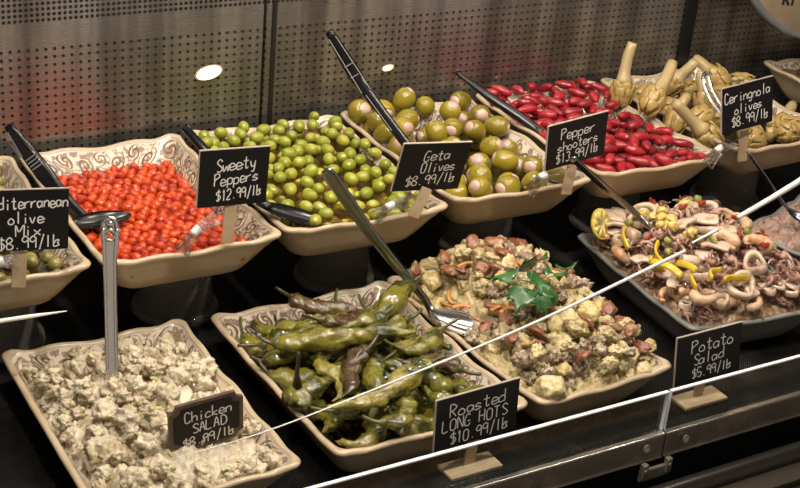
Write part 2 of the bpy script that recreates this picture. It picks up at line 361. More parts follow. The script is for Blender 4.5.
B6 = tray('B6', 2.089, 2.040, .042, .300, BL_*.988, ZB, 'cream scroll tray heaped with long-stemmed artichokes', seed=6)
B7 = tray('B7', 2.552, 2.030, .02, .300, BL_*.95, ZB, 'dim tray of brown food past the artichokes, under the round sign', seed=7)
F1 = tray('F1', .647, 1.621, -.013, .292, FL_*1.024, ZF2, 'cream scroll tray of white chicken salad', seed=8)
F2 = tray('F2', 1.004, 1.616, .010, .330, FL_*1.012, ZF2, 'cream scroll tray of roasted long green peppers', seed=9)
F3 = tray('F3', 1.312, 1.622, .038, .270, FL_*1.043, ZF2, 'cream tray heaped with potato salad and parsley', seed=10)
F4 = tray('F4', 1.732, 1.661, -.100, .300, FL_*.895, ZF2, 'grey tray heaped with seafood salad and lemon', [greyc, greyc], seed=11, amp=.6)
F5 = tray('F5', 2.112, 1.655, .32, .27, .33, ZF2, 'tray of pinkish tuna salad beside the seafood tray', [greyc, scroll], seed=12)

# upturned clear tubs under the back dishes
tubm = liquid_mat('clear_plastic', (.88, .86, .84), (.55, .52, .49), .24)
def tub(x, y, what):
    h = ZB-.0705; mb = MB()
    o = thing('plastic_tub', (x, y, 0), 'upturned clear plastic tub holding up the tray of '+what, 'tub', 'clear tubs under the back trays')
    mb.lathe([(.066, .012), (.063, .05), (.059, h-.006), (.055, h-.0015), (.0, h-.001), (0, h-.004), (.054, h-.005), (.057, h-.008), (.061, .05), (.064, .012)], n=40); mb.build('body', tubm, o)
    mb = MB(); mb.lathe([(.0645, .013), (.071, .013), (.074, .011), (.0755, .004), (.0755, .0005), (.073, .0005), (.0725, .004), (.070, .0095), (.0645, .010)], n=40); mb.build('rim', tubm, o)
for t, what in ((B1, 'mixed olives'), (B2, 'tiny red peppers'), (B3, 'green olives'), (B4, 'garlic-stuffed olives'), (B5, 'long red peppers'), (B6, 'artichokes'), (B7, 'brown food')):
    tub(t.x+(.05 if t is not B1 else .055), t.y-.02, what)

# ------------------------------------------------------------------ filling the dishes
class Heap:
    """height field over a tray's inside, in the tray's own coordinates; things are let down on it one by one"""
    G = .004
    def __init__(s, t, level):
        s.t = t; s.nx, s.ny = int(t.W/s.G)+24, int(t.L/s.G)+24
        X, Y = np.meshgrid((np.arange(s.nx)-s.nx/2+.5)*s.G, (np.arange(s.ny)-s.ny/2+.5)*s.G, indexing='ij'); s.X, s.Y = X, Y
        d = np.minimum(t.W/2-abs(X), t.L/2-abs(Y)); s.h = np.maximum(np.where(d < 0, t.z-.05, t.z+wall_z(np.clip(d, 0, 1))), level); s.d = d
        s.h = np.where(d < 0, t.z+.004, s.h); s.b = s.h.copy()
    def idx(s, P):
        return (np.clip((P[:, 0]/s.G+s.nx/2).astype(int), 0, s.nx-1), np.clip((P[:, 1]/s.G+s.ny/2).astype(int), 0, s.ny-1))
    def rest(s, P, sink=0):
        i, j = s.idx(P); return float((s.h[i, j]-P[:, 2]).max())-sink, float((s.b[i, j]-P[:, 2]).max())-sink
    def stamp(s, P):
        i, j = s.idx(P); np.maximum.at(s.h, (i, j), P[:, 2])
        if len(P) < 400:
            for di, dj in ((1, 0), (-1, 0), (0, 1), (0, -1)):
                np.maximum.at(s.h, (np.clip(i+di, 0, s.nx-1), np.clip(j+dj, 0, s.ny-1)), P[:, 2]-.002)
def verts(me):
    a = np.empty(len(me.vertices)*3, np.float32); me.vertices.foreach_get('co', a); return a.reshape(-1, 3).astype(float)
def fill(heap, kinds, n, limit, K=12, sink=.001, tilt=.25, margin=.016, spot=None, yaw=None, fails=160, scale=(.92, 1.08), turn=None):
    """kinds: list of (root_builder(matrix), vertex array); limit(x, y) = highest allowed top"""
    t = heap.t; done = 0; bad = 0
    while done < n and bad < fails:
        mk, V = kinds[rng.integers(len(kinds))]; best = None; sc = rng.uniform(*scale)
        R = rotm(rng.uniform(0, 2*PI) if yaw is None else yaw(), rng.normal(0, tilt), rng.normal(0, tilt)) if turn is None else turn(); P0 = (V*sc) @ R.T
        for _ in range(K):
            x, y = (rng.uniform(-t.W/2+margin, t.W/2-margin), rng.uniform(-t.L/2+margin, t.L/2-margin)) if spot is None else spot()
            P = P0+(x, y, 0); z, zb = heap.rest(P, sink); top = z+P[:, 2].max()-limit(x, y); q = z-zb+(1 if top > 0 or abs(P[:, 1]).max() > t.L/2+.004 or abs(P[:, 0]).max() > t.W/2+.008 else 0)
            if best is None or q < best[4]: best = (top, x, y, z, q)
        if best[4] > .5: bad += 1; continue
        _, x, y, z, _ = best; heap.stamp(P0+(x, y, z))
        m = Matrix.Translation((x, y, z)) @ Matrix(R.tolist()).to_4x4() @ Matrix.Scale(sc, 4)
        mk(t.m @ m); done += 1
    return done
def simple(name, meshes, label, cat, group):
    def mkr(me):
        def mk(m): return link(name, me, None, label, cat, group, mat=m)
        return (mk, verts(me))
    return [mkr(me) for me in meshes]
def layered(t, zfun, mat, name, label, cat, inset=None, n=44, rough=0, sc=30, kind='stuff', depth=.006):
    """a surface of food or liquid reaching the walls of the tray, closed below"""
    zc = zfun(t.W/2-.02, 0); ins_at = lambda z: float(np.interp(-(z-t.z), [0, .015, .038, .058], [.012, .020, .034, .046])); d0 = ins_at(zc)
    w2, l2 = t.W/2-d0, t.L/2-d0; vs = []; fs = []
    for i in range(n+1):
        for j in range(n+1):
            a, b_ = 2*i/n-1, 2*j/n-1; x, y = a*w2, b_*l2; r = .02
            dx, dy = max(abs(x)-(w2-r), 0), max(abs(y)-(l2-r), 0); q = math.hypot(dx, dy)
            if q > r: x -= math.copysign((dx-dx*r/q), x); y -= math.copysign((dy-dy*r/q), y)
            z = zfun(x, y)
            if rough and 0 < i < n and 0 < j < n:
                z += rough*(mnoise.fractal(Vector((x*sc, y*sc, t.x*9)), .8, 2.1, 4))
                x += rough*.5*nz((x, y, 3+t.x), sc*1.7); y += rough*.5*nz((x, y, 9+t.x), sc*1.7)
            vs.append((x, y, z))
    N = n+1
    for i in range(n):
        for j in range(n): fs.append([i*N+j, (i+1)*N+j, (i+1)*N+j+1, i*N+j+1])
    ring = [i*N for i in range(N)]+[n*N+j for j in range(1, N)]+[i*N+n for i in range(n-1, -1, -1)]+[j for j in range(n-1, 0, -1)]
    base = len(vs); k = len(ring)
    for q in ring: x, y, z = vs[q]; zb = min(z, zc)-depth; db = ins_at(zb)+.001; vs.append((x*(t.W/2-db)/w2, y*(t.L/2-db)/l2, zb))
    for i in range(k): fs.append([ring[i], base+i, base+(i+1) % k, ring[(i+1) % k]])
    fs.append([base+i for i in range(k)][::-1])
    mb = MB(); mb.add(vs, fs)
    return mb.build(name, mat, label=label, cat=cat, kind=kind, mat=None) if False else link(name, mb.mesh(name, mat), None, label, cat, None, kind, mat=t.m)

# --- mixed olives (tray B1)
def olive_mesh(name, mat, rx, ry, rz, pit=True, sub=3, pitmat=None):
    mb = MB()
    def f(v):
        d = 1.0
        if pit and v.x > .93: d -= (v.x-.93)*2.2
        d += .025*mnoise.noise(v*1.6+Vector((rx*900, 0, 0)))
        return v*d
    mb.ico((0, 0, 0), (rx, ry, rz), sub, f); return mb.mesh(name, mat)
olA = M('olive_green_brown', (.22, .20, .045), .22, rand=(.30, .24, .07), noise=(45, (.16, .12, .03), .5, .75), coat=.4)
olB = M('olive_dark', (.035, .018, .020), .18, rand=(.09, .035, .03), coat=.5)
hm = Heap(B1, ZB-.040)
brn = liquid_mat('olive_oil_dark', (.55, .42, .15), (.06, .045, .012), .75)
layered(B1, lambda x, y: ZB-.042, brn, 'olive_marinade', 'dark oily marinade under the mixed olives', 'marinade', n=8)
kA = simple('mixed_olive', [olive_mesh('olive', olA, .0140, .0110, .0110), olive_mesh('olive', olA, .0125, .0108, .0105)], 'brownish green olive in the mixed olives tray', 'olive', 'brownish green olives of the olive mix')
kB = simple('dark_olive', [olive_mesh('olive', olB, .0120, .0095, .0095)], 'small dark purple olive in the mixed olives tray', 'olive', 'dark olives of the olive mix')
sR = lambda: (rng.uniform(-.02, B1.W/2-.02), rng.uniform(-B1.L/2+.02, B1.L/2-.02))
fill(hm, kA+kA+kB, 150, lambda x, y: ZB-.006, K=16, spot=sR)

# --- tiny red peppers (B2)
swm = M('sweety_pepper', (.36, .020, .006), .15, rand=(.62, .075, .010), noise=(70, (.60, .08, .010), .5, .7), coat=.1)
def sweety(seed):
    mb = MB()
    def f(v):
        k = 1+.10*max(0, v.x)**2; yz = 1-.20*max(0, v.x); d = 1+.04*mnoise.noise(v*2+Vector((seed, 0, 0)))
        q = Vector((v.x*k, v.y*yz, v.z*yz))*d
        if v.x > .95: q.x -= .02
        return q
    mb.ico((0, 0, 0), (.0103, .0083, .0080), 2, f); return mb.mesh('sweety_pepper', swm)
sws = [sweety(i*3.1) for i in range(4)]
zl = ZB-.034
layered(B2, lambda x, y: zl, liquid_mat('pepper_brine', (.75, .12, .04), (.30, .030, .008), .80), 'pepper_brine', 'thin red brine between the tiny red peppers', 'brine', n=8)
w2, l2 = B2.W/2-.036, B2.L/2-.036; sx = .0182; cnt = 0; cells = []
for r in range(int(2*l2/(sx*.845))+1):
    for c_ in range(int(2*w2/sx)+1):
        cells.append((-w2+(c_+.5*(r % 2))*sx, -l2+r*sx*.845))
cells = [p for p in cells if p[0] < w2+.003]
vis = sorted(cells, key=lambda p: p[1])
for (x, y) in vis:
    x += rng.normal(0, .0021); y += rng.normal(0, .0021); z = zl+.0012+rng.uniform(-.0028, .0028)
    m = Matrix.Translation((x, y, z)) @ Matrix(rotm(rng.uniform(0, 2*PI), rng.normal(0, .3), rng.normal(0, .5)).tolist()).to_4x4() @ Matrix.Scale(rng.uniform(.92, 1.10), 4)
    link('sweety_pepper', sws[cnt % 4], None, 'tiny glossy red pepper in the brine of the small red pepper tray', 'pepper', 'tiny red peppers in brine', mat=B2.m @ m); cnt += 1
print('sweety', cnt)

# --- green olives in brine (B3)
olG = M('olive_bright_green', (.22, .25, .022), .18, rand=(.36, .35, .04), noise=(50, (.32, .31, .05), .5, .8), coat=.4)
hm = Heap(B3, ZB-.045)
kG = simple('green_olive', [olive_mesh('olive', olG, .0140, .0110, .0108), olive_mesh('olive', olG, .0130, .0106, .0106), olive_mesh('olive', olG, .0148, .0112, .0110)], 'small bright green olive in the brine tray', 'olive', 'bright green olives in brine')
n3 = fill(hm, kG, 300, lambda x, y: ZB+.014+.05*x+.045*y, K=16, tilt=.3, fails=300)
print('green olives', n3)
layered(B3, lambda x, y: ZB-.0095, liquid_mat('olive_brine', (.80, .62, .38), (.10, .065, .025), .25), 'olive_brine', 'brownish olive brine pooled round the green olives', 'brine', n=8, depth=.025)

# --- garlic-stuffed olives (B4)
olS = M('olive_stuffed', (.19, .145, .012), .15, rand=(.30, .23, .018), noise=(28, (.16, .12, .015), .5, .8), coat=.5)
garl = M('garlic_clove', (.52, .31, .27), .30, rand=(.60, .42, .33), noise=(60, (.50, .27, .27), .5, .8), coat=.3)
def stuffed(seed, rx, ry):
    mb = MB()
    def f(v):
        q = v*(1+.03*mnoise.noise(v*1.5+Vector((seed, 0, 0))))
        if v.x > .80: q.x = .80+(v.x-.80)*-.5
        return q
    mb.ico((0, 0, 0), (rx, ry, ry), 3, f); a = mb.mesh('olive', olS)
    mb = MB(); mb.ico((rx*.66, 0, 0), (ry*.34, ry*.64, ry*.56), 2, lambda v: v*(1+.15*mnoise.noise(v*1.4+Vector((seed, 4, 0))))); return a, mb.mesh('garlic_clove', garl)
kS = []
for i, (rx, ry) in enumerate(((.0225, .0195), (.0215, .0205), (.0245, .0190))):
    a, g = stuffed(i*2.7, rx*1.08, ry*1.08)
    def mk(m, a=a, g=g):
        o = link('stuffed_olive', a, None, 'large glossy olive stuffed with a pink garlic clove', 'olive', 'garlic-stuffed olives', mat=m); link('garlic_clove', g, o)
    kS.append((mk, np.vstack([verts(a), verts(g)])))
def sturn():
    v = Vector((rng.normal(0, .8)-.15, rng.normal(-.35, .7), abs(rng.normal(.5, .5)))).normalized(); return np.array(v.to_track_quat('X', 'Z').to_matrix())
hm = Heap(B4, ZB-.046)
layered(B4, lambda x, y: ZB-.045, brn, 'olive_oil', 'olive oil under the garlic-stuffed olives', 'oil', n=8)
n4 = fill(hm, kS, 100, lambda x, y: ZB+.024+.16*max(0, y)*(1-abs(x+.02)*2.5), K=18, margin=.024, turn=sturn, fails=250)
print('stuffed', n4)

# --- long red peppers (B5)
rdm = M('red_pepper', (.24, .010, .018), .17, rand=(.38, .016, .024), noise=(40, (.22, .010, .016), .5, .8), coat=.5)
def shooter(seed, L, r):
    k = 12; t = np.linspace(0, 1, k); x = (t-.5)*L; bend = .0025*np.sin(t*PI)*(1 if seed % 2 else -1)
    wd = r*np.clip(np.sin(np.clip(t*.92+.06, 0, 1)*PI), .02, 1)**.55*(1-.22*t)
    mb = MB(); mb.loft(np.stack([x, bend, 0*x], 1), wd, wd*.93, side=(0, 1, 0), n=14); return mb.mesh('red_pepper', rdm)
hm = Heap(B5, ZB-.042)
layered(B5, lambda x, y: ZB-.044, liquid_mat('pepper_oil', (.6, .10, .05), (.10, .012, .010), .8), 'pepper_oil', 'reddish oil under the long red peppers', 'oil', n=8)
kR = simple('red_pepper', [shooter(0, .042, .0118), shooter(1, .038, .0122), shooter(2, .046, .0112)], 'smooth oval dark red pepper in the heaped red pepper tray', 'pepper', 'smooth dark red peppers')
n5 = fill(hm, kR, 230, lambda x, y: ZB+.012+.09*max(0, y-.02), K=14, tilt=.2, fails=300)
print('shooters', n5)

# --- artichokes (B6)
artm = M('artichoke_heart', (.38, .26, .085), .30, rand=(.46, .32, .11), noise=(35, (.34, .22, .06), .48, .72), coat=.3, bump=(60, .3))
arts = M('artichoke_stem', (.46, .36, .19), .36, rand=(.42, .30, .13), noise=(50, (.40, .30, .14), .5, .75), coat=.2, bump=(70, .25))
def artichoke_heart(seed):
    mb = MB(); rr = random.Random(seed)
    mb.ico((0, 0, 0), (.024, .024, .030), 2, lambda v: v*(1+.06*mnoise.noise(v*2+Vector((seed, 0, 0)))))
    for ring, (n, r, z, h) in enumerate(((6, .022, -.012, .034), (6, .0225, -.002, .034), (5, .019, .010, .032))):
        for i in range(n):
            a = 2*PI*(i+.5*ring)/n+rr.uniform(-.15, .15); k = 6; t = np.linspace(0, 1, k)
            rad = r+.0025*np.sin(t*PI)-.010*t*t+.0008; path = np.stack([rad*math.cos(a), rad*math.sin(a), z-h*.3+t*h], 1)
            wd = .0115*np.sin(np.clip(t*.86+.13, 0, 1)*PI)**.6; mb.loft(path, wd, .0024*np.ones(k), side=(-math.sin(a), math.cos(a), 0), n=8)
    return mb.mesh('artichoke_heart', artm)
def stem_mesh(L, seed):
    t = np.linspace(0, 1, 9); P = np.stack([.006*np.sin(t*2.2+seed)*t, .004*np.sin(t*3+seed)*t, -.018-t*L], 1)
    wd = np.interp(t, [0, .12, .28, .9, 1], [.021, .0165, .0122, .0115, .0102]); mb = MB(); mb.loft(P, wd, wd*.92, n=10)
    for v in range(len(mb.v)):
        x, y, z = mb.v[v]; g = .0012*nz((x, y, z+seed), 90); mb.v[v] = (x+g, y+g, z)
    return mb.mesh('artichoke_stem', arts)
ah = [artichoke_heart(i) for i in range(3)]; ast = {round(L, 3): stem_mesh(L, L*90) for L in (.05, .085, .11, .13)}
hm = Heap(B6, ZB-.052)
layered(B6, lambda x, y: ZB-.046, brn, 'artichoke_oil', 'oil under the artichokes', 'oil', n=8)
def arti(p, d, L, sc, label):
    """p: centre of the heart; d: world direction the stem points"""
    q = Vector([-c for c in d]).to_track_quat('Z', 'Y').to_matrix().to_4x4(); m = Matrix.Translation(Vector(p)) @ q @ Matrix.Rotation(rng.uniform(0, 6), 4, 'Z') @ Matrix.Scale(sc, 4)
    o = link('artichoke', ah[rng.integers(3)], None, label, 'artichoke', 'marinated artichokes', mat=m)
    if L: link('stem', ast[L], o)
def art_px(hx, hy, yw, sx_, sy_, ys, sc, label):
    a, b_ = aty(hx, hy, yw), aty(sx_, sy_, ys); d = b_-a; Ln = np.linalg.norm(d)/sc-.022; L = min(ast, key=lambda q: abs(q-Ln)); arti(a, d/np.linalg.norm(d), L, sc, label)
art_px(622, 92, 2.13, 630, 47, 2.15, 1.0, 'artichoke with its stem standing straight up at the corner of the tray')
art_px(652, 101, 2.03, 674, 62, 2.07, 1.05, 'artichoke with a thick pale stem slanting up, second from the corner')
art_px(672, 84, 2.14, 690, 66, 2.12, 1.0, 'yellow artichoke tucked behind the slanting pale stem')
art_px(707, 104, 2.03, 700, 66, 2.09, 1.05, 'artichoke with its stem up, just before the steel tong arm')
art_px(717, 78, 2.15, 697, 60, 2.20, 1.0, 'artichoke lying at the back with its stem end raised')
art_px(709, 138, 1.92, 676, 103, 1.96, 1.05, 'artichoke with its stem pointing toward the red pepper tray')
art_px(676, 122, 2.00, 688, 88, 2.04, 1.0, 'short dark artichoke standing between two pale stems')
art_px(742, 84, 2.13, 765, 92, 2.08, 1.0, 'artichoke behind the sign of the artichoke tray')
art_px(752, 140, 1.88, 775, 135, 1.93, 1.0, 'cut artichoke below the sign, beside its wooden post')
art_px(783, 128, 1.95, 792, 104, 2.02, 1.05, 'artichoke past the far edge of the sign')
art_px(700, 118, 1.97, 715, 112, 2.0, .95, 'artichoke half hidden below the raised stems')
for i, (x, y) in enumerate(((-.09, .06), (.02, .05), (.09, .08), (-.04, -.03), (.05, -.04), (.10, -.02), (-.02, -.12), (.06, -.14), (.10, -.13), (-.08, .14), (.04, .13))):
    p = world(B6, (x, y, ZB-.012)); arti(p, (rng.normal(), rng.normal(), -.3), .05, .95, 'trimmed artichoke in the lower layer of the artichoke heap')
for px, py, yw in ((735, 79, 2.10), (741, 78, 2.10)):
    mb = MB(); mb.ico((0, 0, 0), (.009, .008, .006), 2, lambda v: v*(1+.1*mnoise.noise(v*2))); mb.loft([(0, 0, -.002), (.002, 0, -.03)], [.005, .005], n=8)
    link('mushroom', mb.mesh('mushroom', arts), None, 'small pale button mushroom poking up behind the artichoke sign', 'mushroom', 'button mushrooms among the artichokes', mat=Matrix.Translation(aty(px, py, yw)))

# --- brown food in the far dish (B7)
brf = M('brown_food', (.11, .07, .035), .35, rand=(.17, .11, .05), noise=(40, (.05, .03, .02), .45, .7))
hm = Heap(B7, ZB-.05)
layered(B7, lambda x, y: ZB-.046, brn, 'brown_sauce', 'brown sauce in the dim far tray', 'sauce', n=8)
mb = MB(); mb.ico((0, 0, 0), (.030, .018, .015), 3, lambda v: v*(1+.25*mnoise.noise(v*1.8)))
fill(hm, simple('mushroom_piece', [mb.mesh('mushroom_piece', brf)], 'brown marinated lump in the dim far tray', 'food', 'brown lumps in the far tray'), 50, lambda x, y: ZB+.006, K=12)

# --- chicken salad (F1)
chm = M('chicken_salad_mix', (.66, .58, .44), .42, noise=(38, (.50, .40, .20), .50, .75), dark=(75, (.30, .34, .12), .70, .80), bump=(120, .35), coat=.1)
chk = M('chicken_chunk', (.70, .61, .45), .42, rand=(.53, .45, .31), noise=(75, (.42, .32, .17), .50, .67), dark=(95, (.24, .26, .10), .69, .78), bump=(190, .8), coat=.1)
celm = M('celery', (.38, .44, .14), .35, rand=(.48, .52, .24))
def mound(z0, hgt, W, L, px=2.5, py=2.5): return lambda x, y: z0+hgt*max(0, 1-abs(2*x/W)**px)*max(0, 1-abs(2*y/L)**py)
def chunk(seed, r, mat, name, rag=.35, sub=3, flat=.75, fr=1.5):
    mb = MB(); rr = random.Random(seed); o = Vector((seed*3.3, seed*1.7, 0)); a, b_ = rr.uniform(.75, 1.1), rr.uniform(.65, .95)
    def f(v): return v*(1+rag*mnoise.noise(v*fr+o)+rag*.5*(.35-abs(mnoise.noise(v*fr*2.1+o)))*1.6+rag*.38*mnoise.noise(v*fr*4.5+o)+rag*.25*mnoise.noise(v*fr*10+o))
    mb.ico((0, 0, 0), (r*a, r*b_, r*flat), sub, f); return mb.mesh(name, mat)
mf0 = mound(ZF2-.020, .040, .27, .41)
mf = lambda x, y: mf0(x, y)-.010*max(0, y/.2)-.008*max(0, -x/.13)*max(0, y/.2)-.012*max(0, -y/.2-.3)
layered(F1, mf, chm, 'chicken_salad', 'creamy chicken salad spread in its tray', 'salad', inset=.017, n=170, rough=.013, sc=42, depth=.03)
hm = Heap(F1, 0)
for i in range(hm.nx):
    for j in range(hm.ny):
        if hm.d[i, j] > .018: hm.b[i, j] = hm.h[i, j] = max(hm.h[i, j], mf(hm.X[i, j], hm.Y[i, j])-.004)
kC = simple('chicken_chunk', [chunk(i, r, chk, 'chicken_chunk', .64, 4, fr=1.5) for i, r in enumerate((.023, .019, .017, .014, .012, .021, .010))], 'ragged creamy chunk of the chicken salad', 'chicken', 'chunks of chicken salad')
nC = fill(hm, kC, 260, lambda x, y: mf(x, y)+.036-(.030 if abs(x-.04) < .07 and -.175 < y < -.11 else 0), K=6, sink=.010, margin=.024, tilt=.6)
mb = MB(); mb.loft(smoothpath([(-.009, 0, 0), (0, .004, .001), (.009, 0, 0)], 4), .0042, .0024, n=8)
fill(hm, simple('celery_piece', [mb.mesh('celery_piece', celm)], 'small green celery bit in the chicken salad', 'celery', 'celery bits in chicken salad'), 18, lambda x, y: mf(x, y)+.04, K=3, sink=.004, margin=.03, scale=(.45, .75))

# --- roasted long green peppers (F2)
pm1 = M('roasted_pepper', (.15, .14, .015), .12, rand=(.25, .21, .028), noise=(26, (.045, .048, .006), .44, .62), coat=.7, bump=(110, .9), dark=(30, (.022, .014, .007), .66, .78))
pm2 = M('charred_pepper', (.06, .032, .016), .2, rand=(.09, .05, .02), noise=(30, (.16, .14, .03), .5, .7), coat=.6, bump=(110, .7))
pst = M('pepper_stem', (.10, .105, .025), .35, rand=(.035, .03, .012), coat=.2)
def hotpepper(seed, L, r, curl, mat):
    rr = random.Random(seed*11+3); k = 40; t = np.linspace(0, 1, k); ang = np.cumsum(curl*(np.sin(t*PI*rr.uniform(.8, 2.2)+rr.uniform(0, 2)))/k*3); x = np.cumsum(np.cos(ang))*L/k; y = np.cumsum(np.sin(ang))*L/k
    z = .004*np.sin(t*5+seed)
    P = np.stack([x-x.mean(), y-y.mean(), z], 1); wd = r*np.interp(t, [0, .03, .12, .35, .7, .93, 1], [.35, .72, 1, .96, .70, .26, .06])*(1+.10*np.sin(t*17+seed)); th = wd*rr.uniform(.55, .8)
    mb = MB(); mb.loft(P, wd, th, side=(0, 1, 0), n=26)
    for i in range(len(mb.v)):
        a = np.array(mb.v[i]); g = r*.34*nz(a+seed, 50)+r*.20*nz(a*np.array([.45, 1, 1])+seed, 150)+r*.10*nz(a+seed, 240); c_ = P[min(i//26, k-1)]; d = a-c_; n = np.linalg.norm(d)+1e-9
        mb.v[i] = tuple(a+d/n*g)
    body = mb.mesh('hot_pepper', mat); mb = MB(); d = P[0]-P[1]; d /= np.linalg.norm(d); s0 = P[0]
    SL = rr.uniform(.02, .045); tt = np.linspace(0, 1, 7); Q = s0[None, :]+np.outer(tt*SL-.004, d)+np.stack([0*tt, .010*tt**2*rr.choice((-1, 1)), .008*tt**2], 1)
    mb.loft(Q, np.interp(tt, [0, .15, .3, 1], [.0085, .0075, .0030, .0026]), n=9); return body, mb.mesh('pepper_stem', pst)
def pepkind(seed, L, r, curl, mat, lab, grp):
    b_, s_ = hotpepper(seed, L, r, curl, mat)
    def mk(m):
        o = link('hot_pepper', b_, None, lab, 'pepper', grp, mat=m); link('stem', s_, o); return o
    return (mk, np.vstack([verts(b_), verts(s_)*np.array([1, 1, .4])]))
GP = ('wrinkled glossy roasted long green pepper in the pepper tray', 'roasted long green peppers')
kP = [pepkind(i, L, r, c_, pm1, *GP) for i, (L, r, c_) in enumerate(((.17, .0185, .5), (.15, .019, .9), (.21, .0195, .4), (.13, .0175, 1.3), (.185, .018, .7), (.12, .020, .6), (.16, .0165, 1.6)))]
kPc = [pepkind(20, .12, .016, 1.0, pm2, 'dark charred roasted pepper among the green ones', 'charred peppers among the roasted long green peppers')]
zp = ZF2-.040
layered(F2, lambda x, y: zp, liquid_mat('roasting_oil', (.30, .25, .08), (.025, .022, .006), .85), 'roasting_oil', 'dark oil under the roasted green peppers', 'oil', n=8)
hm = Heap(F2, zp-.006)
lim = lambda x, y: ZF2+.046-.035*(abs(x/.15)**3)-.042*max(0, y/.2)**2-.030*max(0, x/.15)*max(0, y/.2)
fill(hm, kP[5:6]+kP[3:4], 22, lambda x, y: ZF2+.004, K=20, sink=.003, margin=.03, tilt=.12)
nP = fill(hm, kP+kP[3:4]+kP[5:6], 46, lim, K=22, sink=.005, margin=.040, tilt=.16, yaw=lambda: rng.normal(-.3, .9)+PI*rng.integers(2))
fill(hm, kPc, 4, lambda x, y: lim(x, y)+.02, K=14, sink=.005, margin=.06)
nP += fill(hm, kP[2:3], 3, lambda x, y: lim(x, y)+.035, K=25, sink=.006, margin=.06, tilt=.05, yaw=lambda: rng.normal(-.15, .25)+PI*rng.integers(2), spot=lambda: (rng.uniform(-.06, .07), rng.choice((-.14, -.02, .06))+rng.normal(0, .015)))
print('hots', nP)
# one pepper whose stem stands up
b_, s_ = hotpepper(41, .09, .022, .3, pm1); mb = MB(); mb.loft([(0, 0, 0), (-.002, 0, .022), (-.001, .001, .045), (-.002, 0, .058)], [.008, .0035, .0028, .0032], n=9); s_ = mb.mesh('pepper_stem', M('dark_stem', (.025, .022, .012), .4))
p = local(F2, atz(309, 392, ZF2+.02)); P = verts(b_); zz = hm.rest(P+(p.x, p.y, 0), .006)[0]
o = link('hot_pepper', b_, None, 'roasted green pepper with a dark stem standing straight up', 'pepper', mat=F2.m @ Matrix.Translation((p.x, p.y, zz))); link('stem', s_, o, mat=None).location = (-.02, 0, .012)
mb = MB(); mb.loft([(0, 0, 0), (.003, .002, .02), (.001, .0, .042), (.006, 0, .056)], [.0028, .0022, .0022, .003], n=8)
link('loose_stem', mb.mesh('loose_stem', M('dark_stem_b', (.03, .026, .012), .4)), None, 'thin dark pepper stalk leaning on the back wall of the roasted pepper tray', 'stalk', mat=Matrix.Translation(aty(352, 338, F2.y+.185)))

# --- potato salad (F3)
pom = M('potato_salad_mix', (.56, .46, .24), .4, noise=(36, (.36, .26, .14), .5, .72), dark=(70, (.20, .10, .07), .66, .76), bump=(110, .4), coat=.15)
pok = M('potato_piece', (.56, .45, .19), .36, rand=(.62, .53, .31), noise=(70, (.44, .31, .11), .48, .66), dark=(90, (.28, .15, .07), .68, .76), bump=(160, .7), coat=.2)
psk = M('potato_skin', (.20, .065, .04), .34, rand=(.30, .12, .06), noise=(50, (.42, .30, .16), .52, .74), bump=(110, .35), coat=.2)
pgr = M('potato_grey', (.36, .27, .19), .4, rand=(.24, .15, .10), noise=(90, (.58, .50, .34), .46, .6), bump=(190, .8), coat=.1)
pcr = M('potato_crumb', (.62, .52, .28), .4, rand=(.50, .40, .20), noise=(80, (.36, .24, .12), .52, .68), bump=(190, .8), coat=.1)
carm = M('carrot', (.52, .19, .05), .35, rand=(.48, .26, .08), coat=.2)
def potato(seed, r, skin):
    rr = random.Random(seed); o = Vector((seed*2.1, 7, 0)); pl = [(Vector((rr.gauss(0, 1), rr.gauss(0, 1), rr.gauss(0, 1))).normalized(), rr.uniform(.45, .75)) for _ in range(5)]
    def f(v):
        v = v*(1+.12*mnoise.noise(v*1.3+o))
        for n_, d in pl:
            e = v.dot(n_)-d
            if e > 0: v = v-n_*(e*.85)
        return v*(1+.14*mnoise.noise(v*3+o)+.09*mnoise.noise(v*7+o)+.06*mnoise.noise(v*14+o))
    mb = MB(); mb.ico((0, 0, 0), (r*1.15, r*.95, r*.85), 4, f); return mb.mesh('potato_piece', pok), (mb, f, r)
def skinpatch(seed, r):
    mb = MB(); o = Vector((seed*5.1, 2, 0))
    mb.ico((0, 0, 0), (r*1.1, r*.8, r*.5), 3, lambda v: Vector((v.x, v.y, v.z if v.z > 0 else v.z*.45+.2*(v.x**2)))*(1+.42*mnoise.noise(v*1.6+o)+.25*mnoise.noise(v*4+o)+.14*mnoise.noise(v*9+o))); return mb
dent = lambda x, y: math.exp(-((x+.088)**2/.050**2+(y-.045)**2/.075**2))
mf = lambda x, y: ZF2-.014-.034*dent(x, y)+.064*max(0, 1-abs(x/.142)**(3.2 if x > 0 else 2.2))*max(0, 1-abs(y/.225)**3.6)*(.82+.28*y/.2)
layered(F3, mf, pom, 'potato_salad', 'creamy dressing and crumbs of the potato salad', 'salad', inset=.016, n=170, rough=.014, sc=44, depth=.03)
hm = Heap(F3, 0)
for i in range(hm.nx):
    for j in range(hm.ny):
        if hm.d[i, j] > .016: hm.b[i, j] = hm.h[i, j] = max(hm.h[i, j], mf(hm.X[i, j], hm.Y[i, j])-.004)
kT = simple('potato_piece', [potato(i, r, 0)[0] for i, r in enumerate((.026, .023, .020, .029, .017, .024, .018))], 'pale yellow chunk of potato in the potato salad', 'potato', 'pale potato chunks')
kK = simple('potato_skin', [skinpatch(i, r).mesh('potato_skin', psk) for i, r in enumerate((.017, .013, .015))], 'reddish brown piece of potato with its skin on in the potato salad', 'potato', 'skin-on potato pieces')
kU = simple('potato_lump', [chunk(40+i, r, pgr, 'potato_lump', .62, 4) for i, r in enumerate((.014, .011, .017))], 'greyish dressed crumble of potato skin in the potato salad', 'potato', 'greyish potato crumbles')
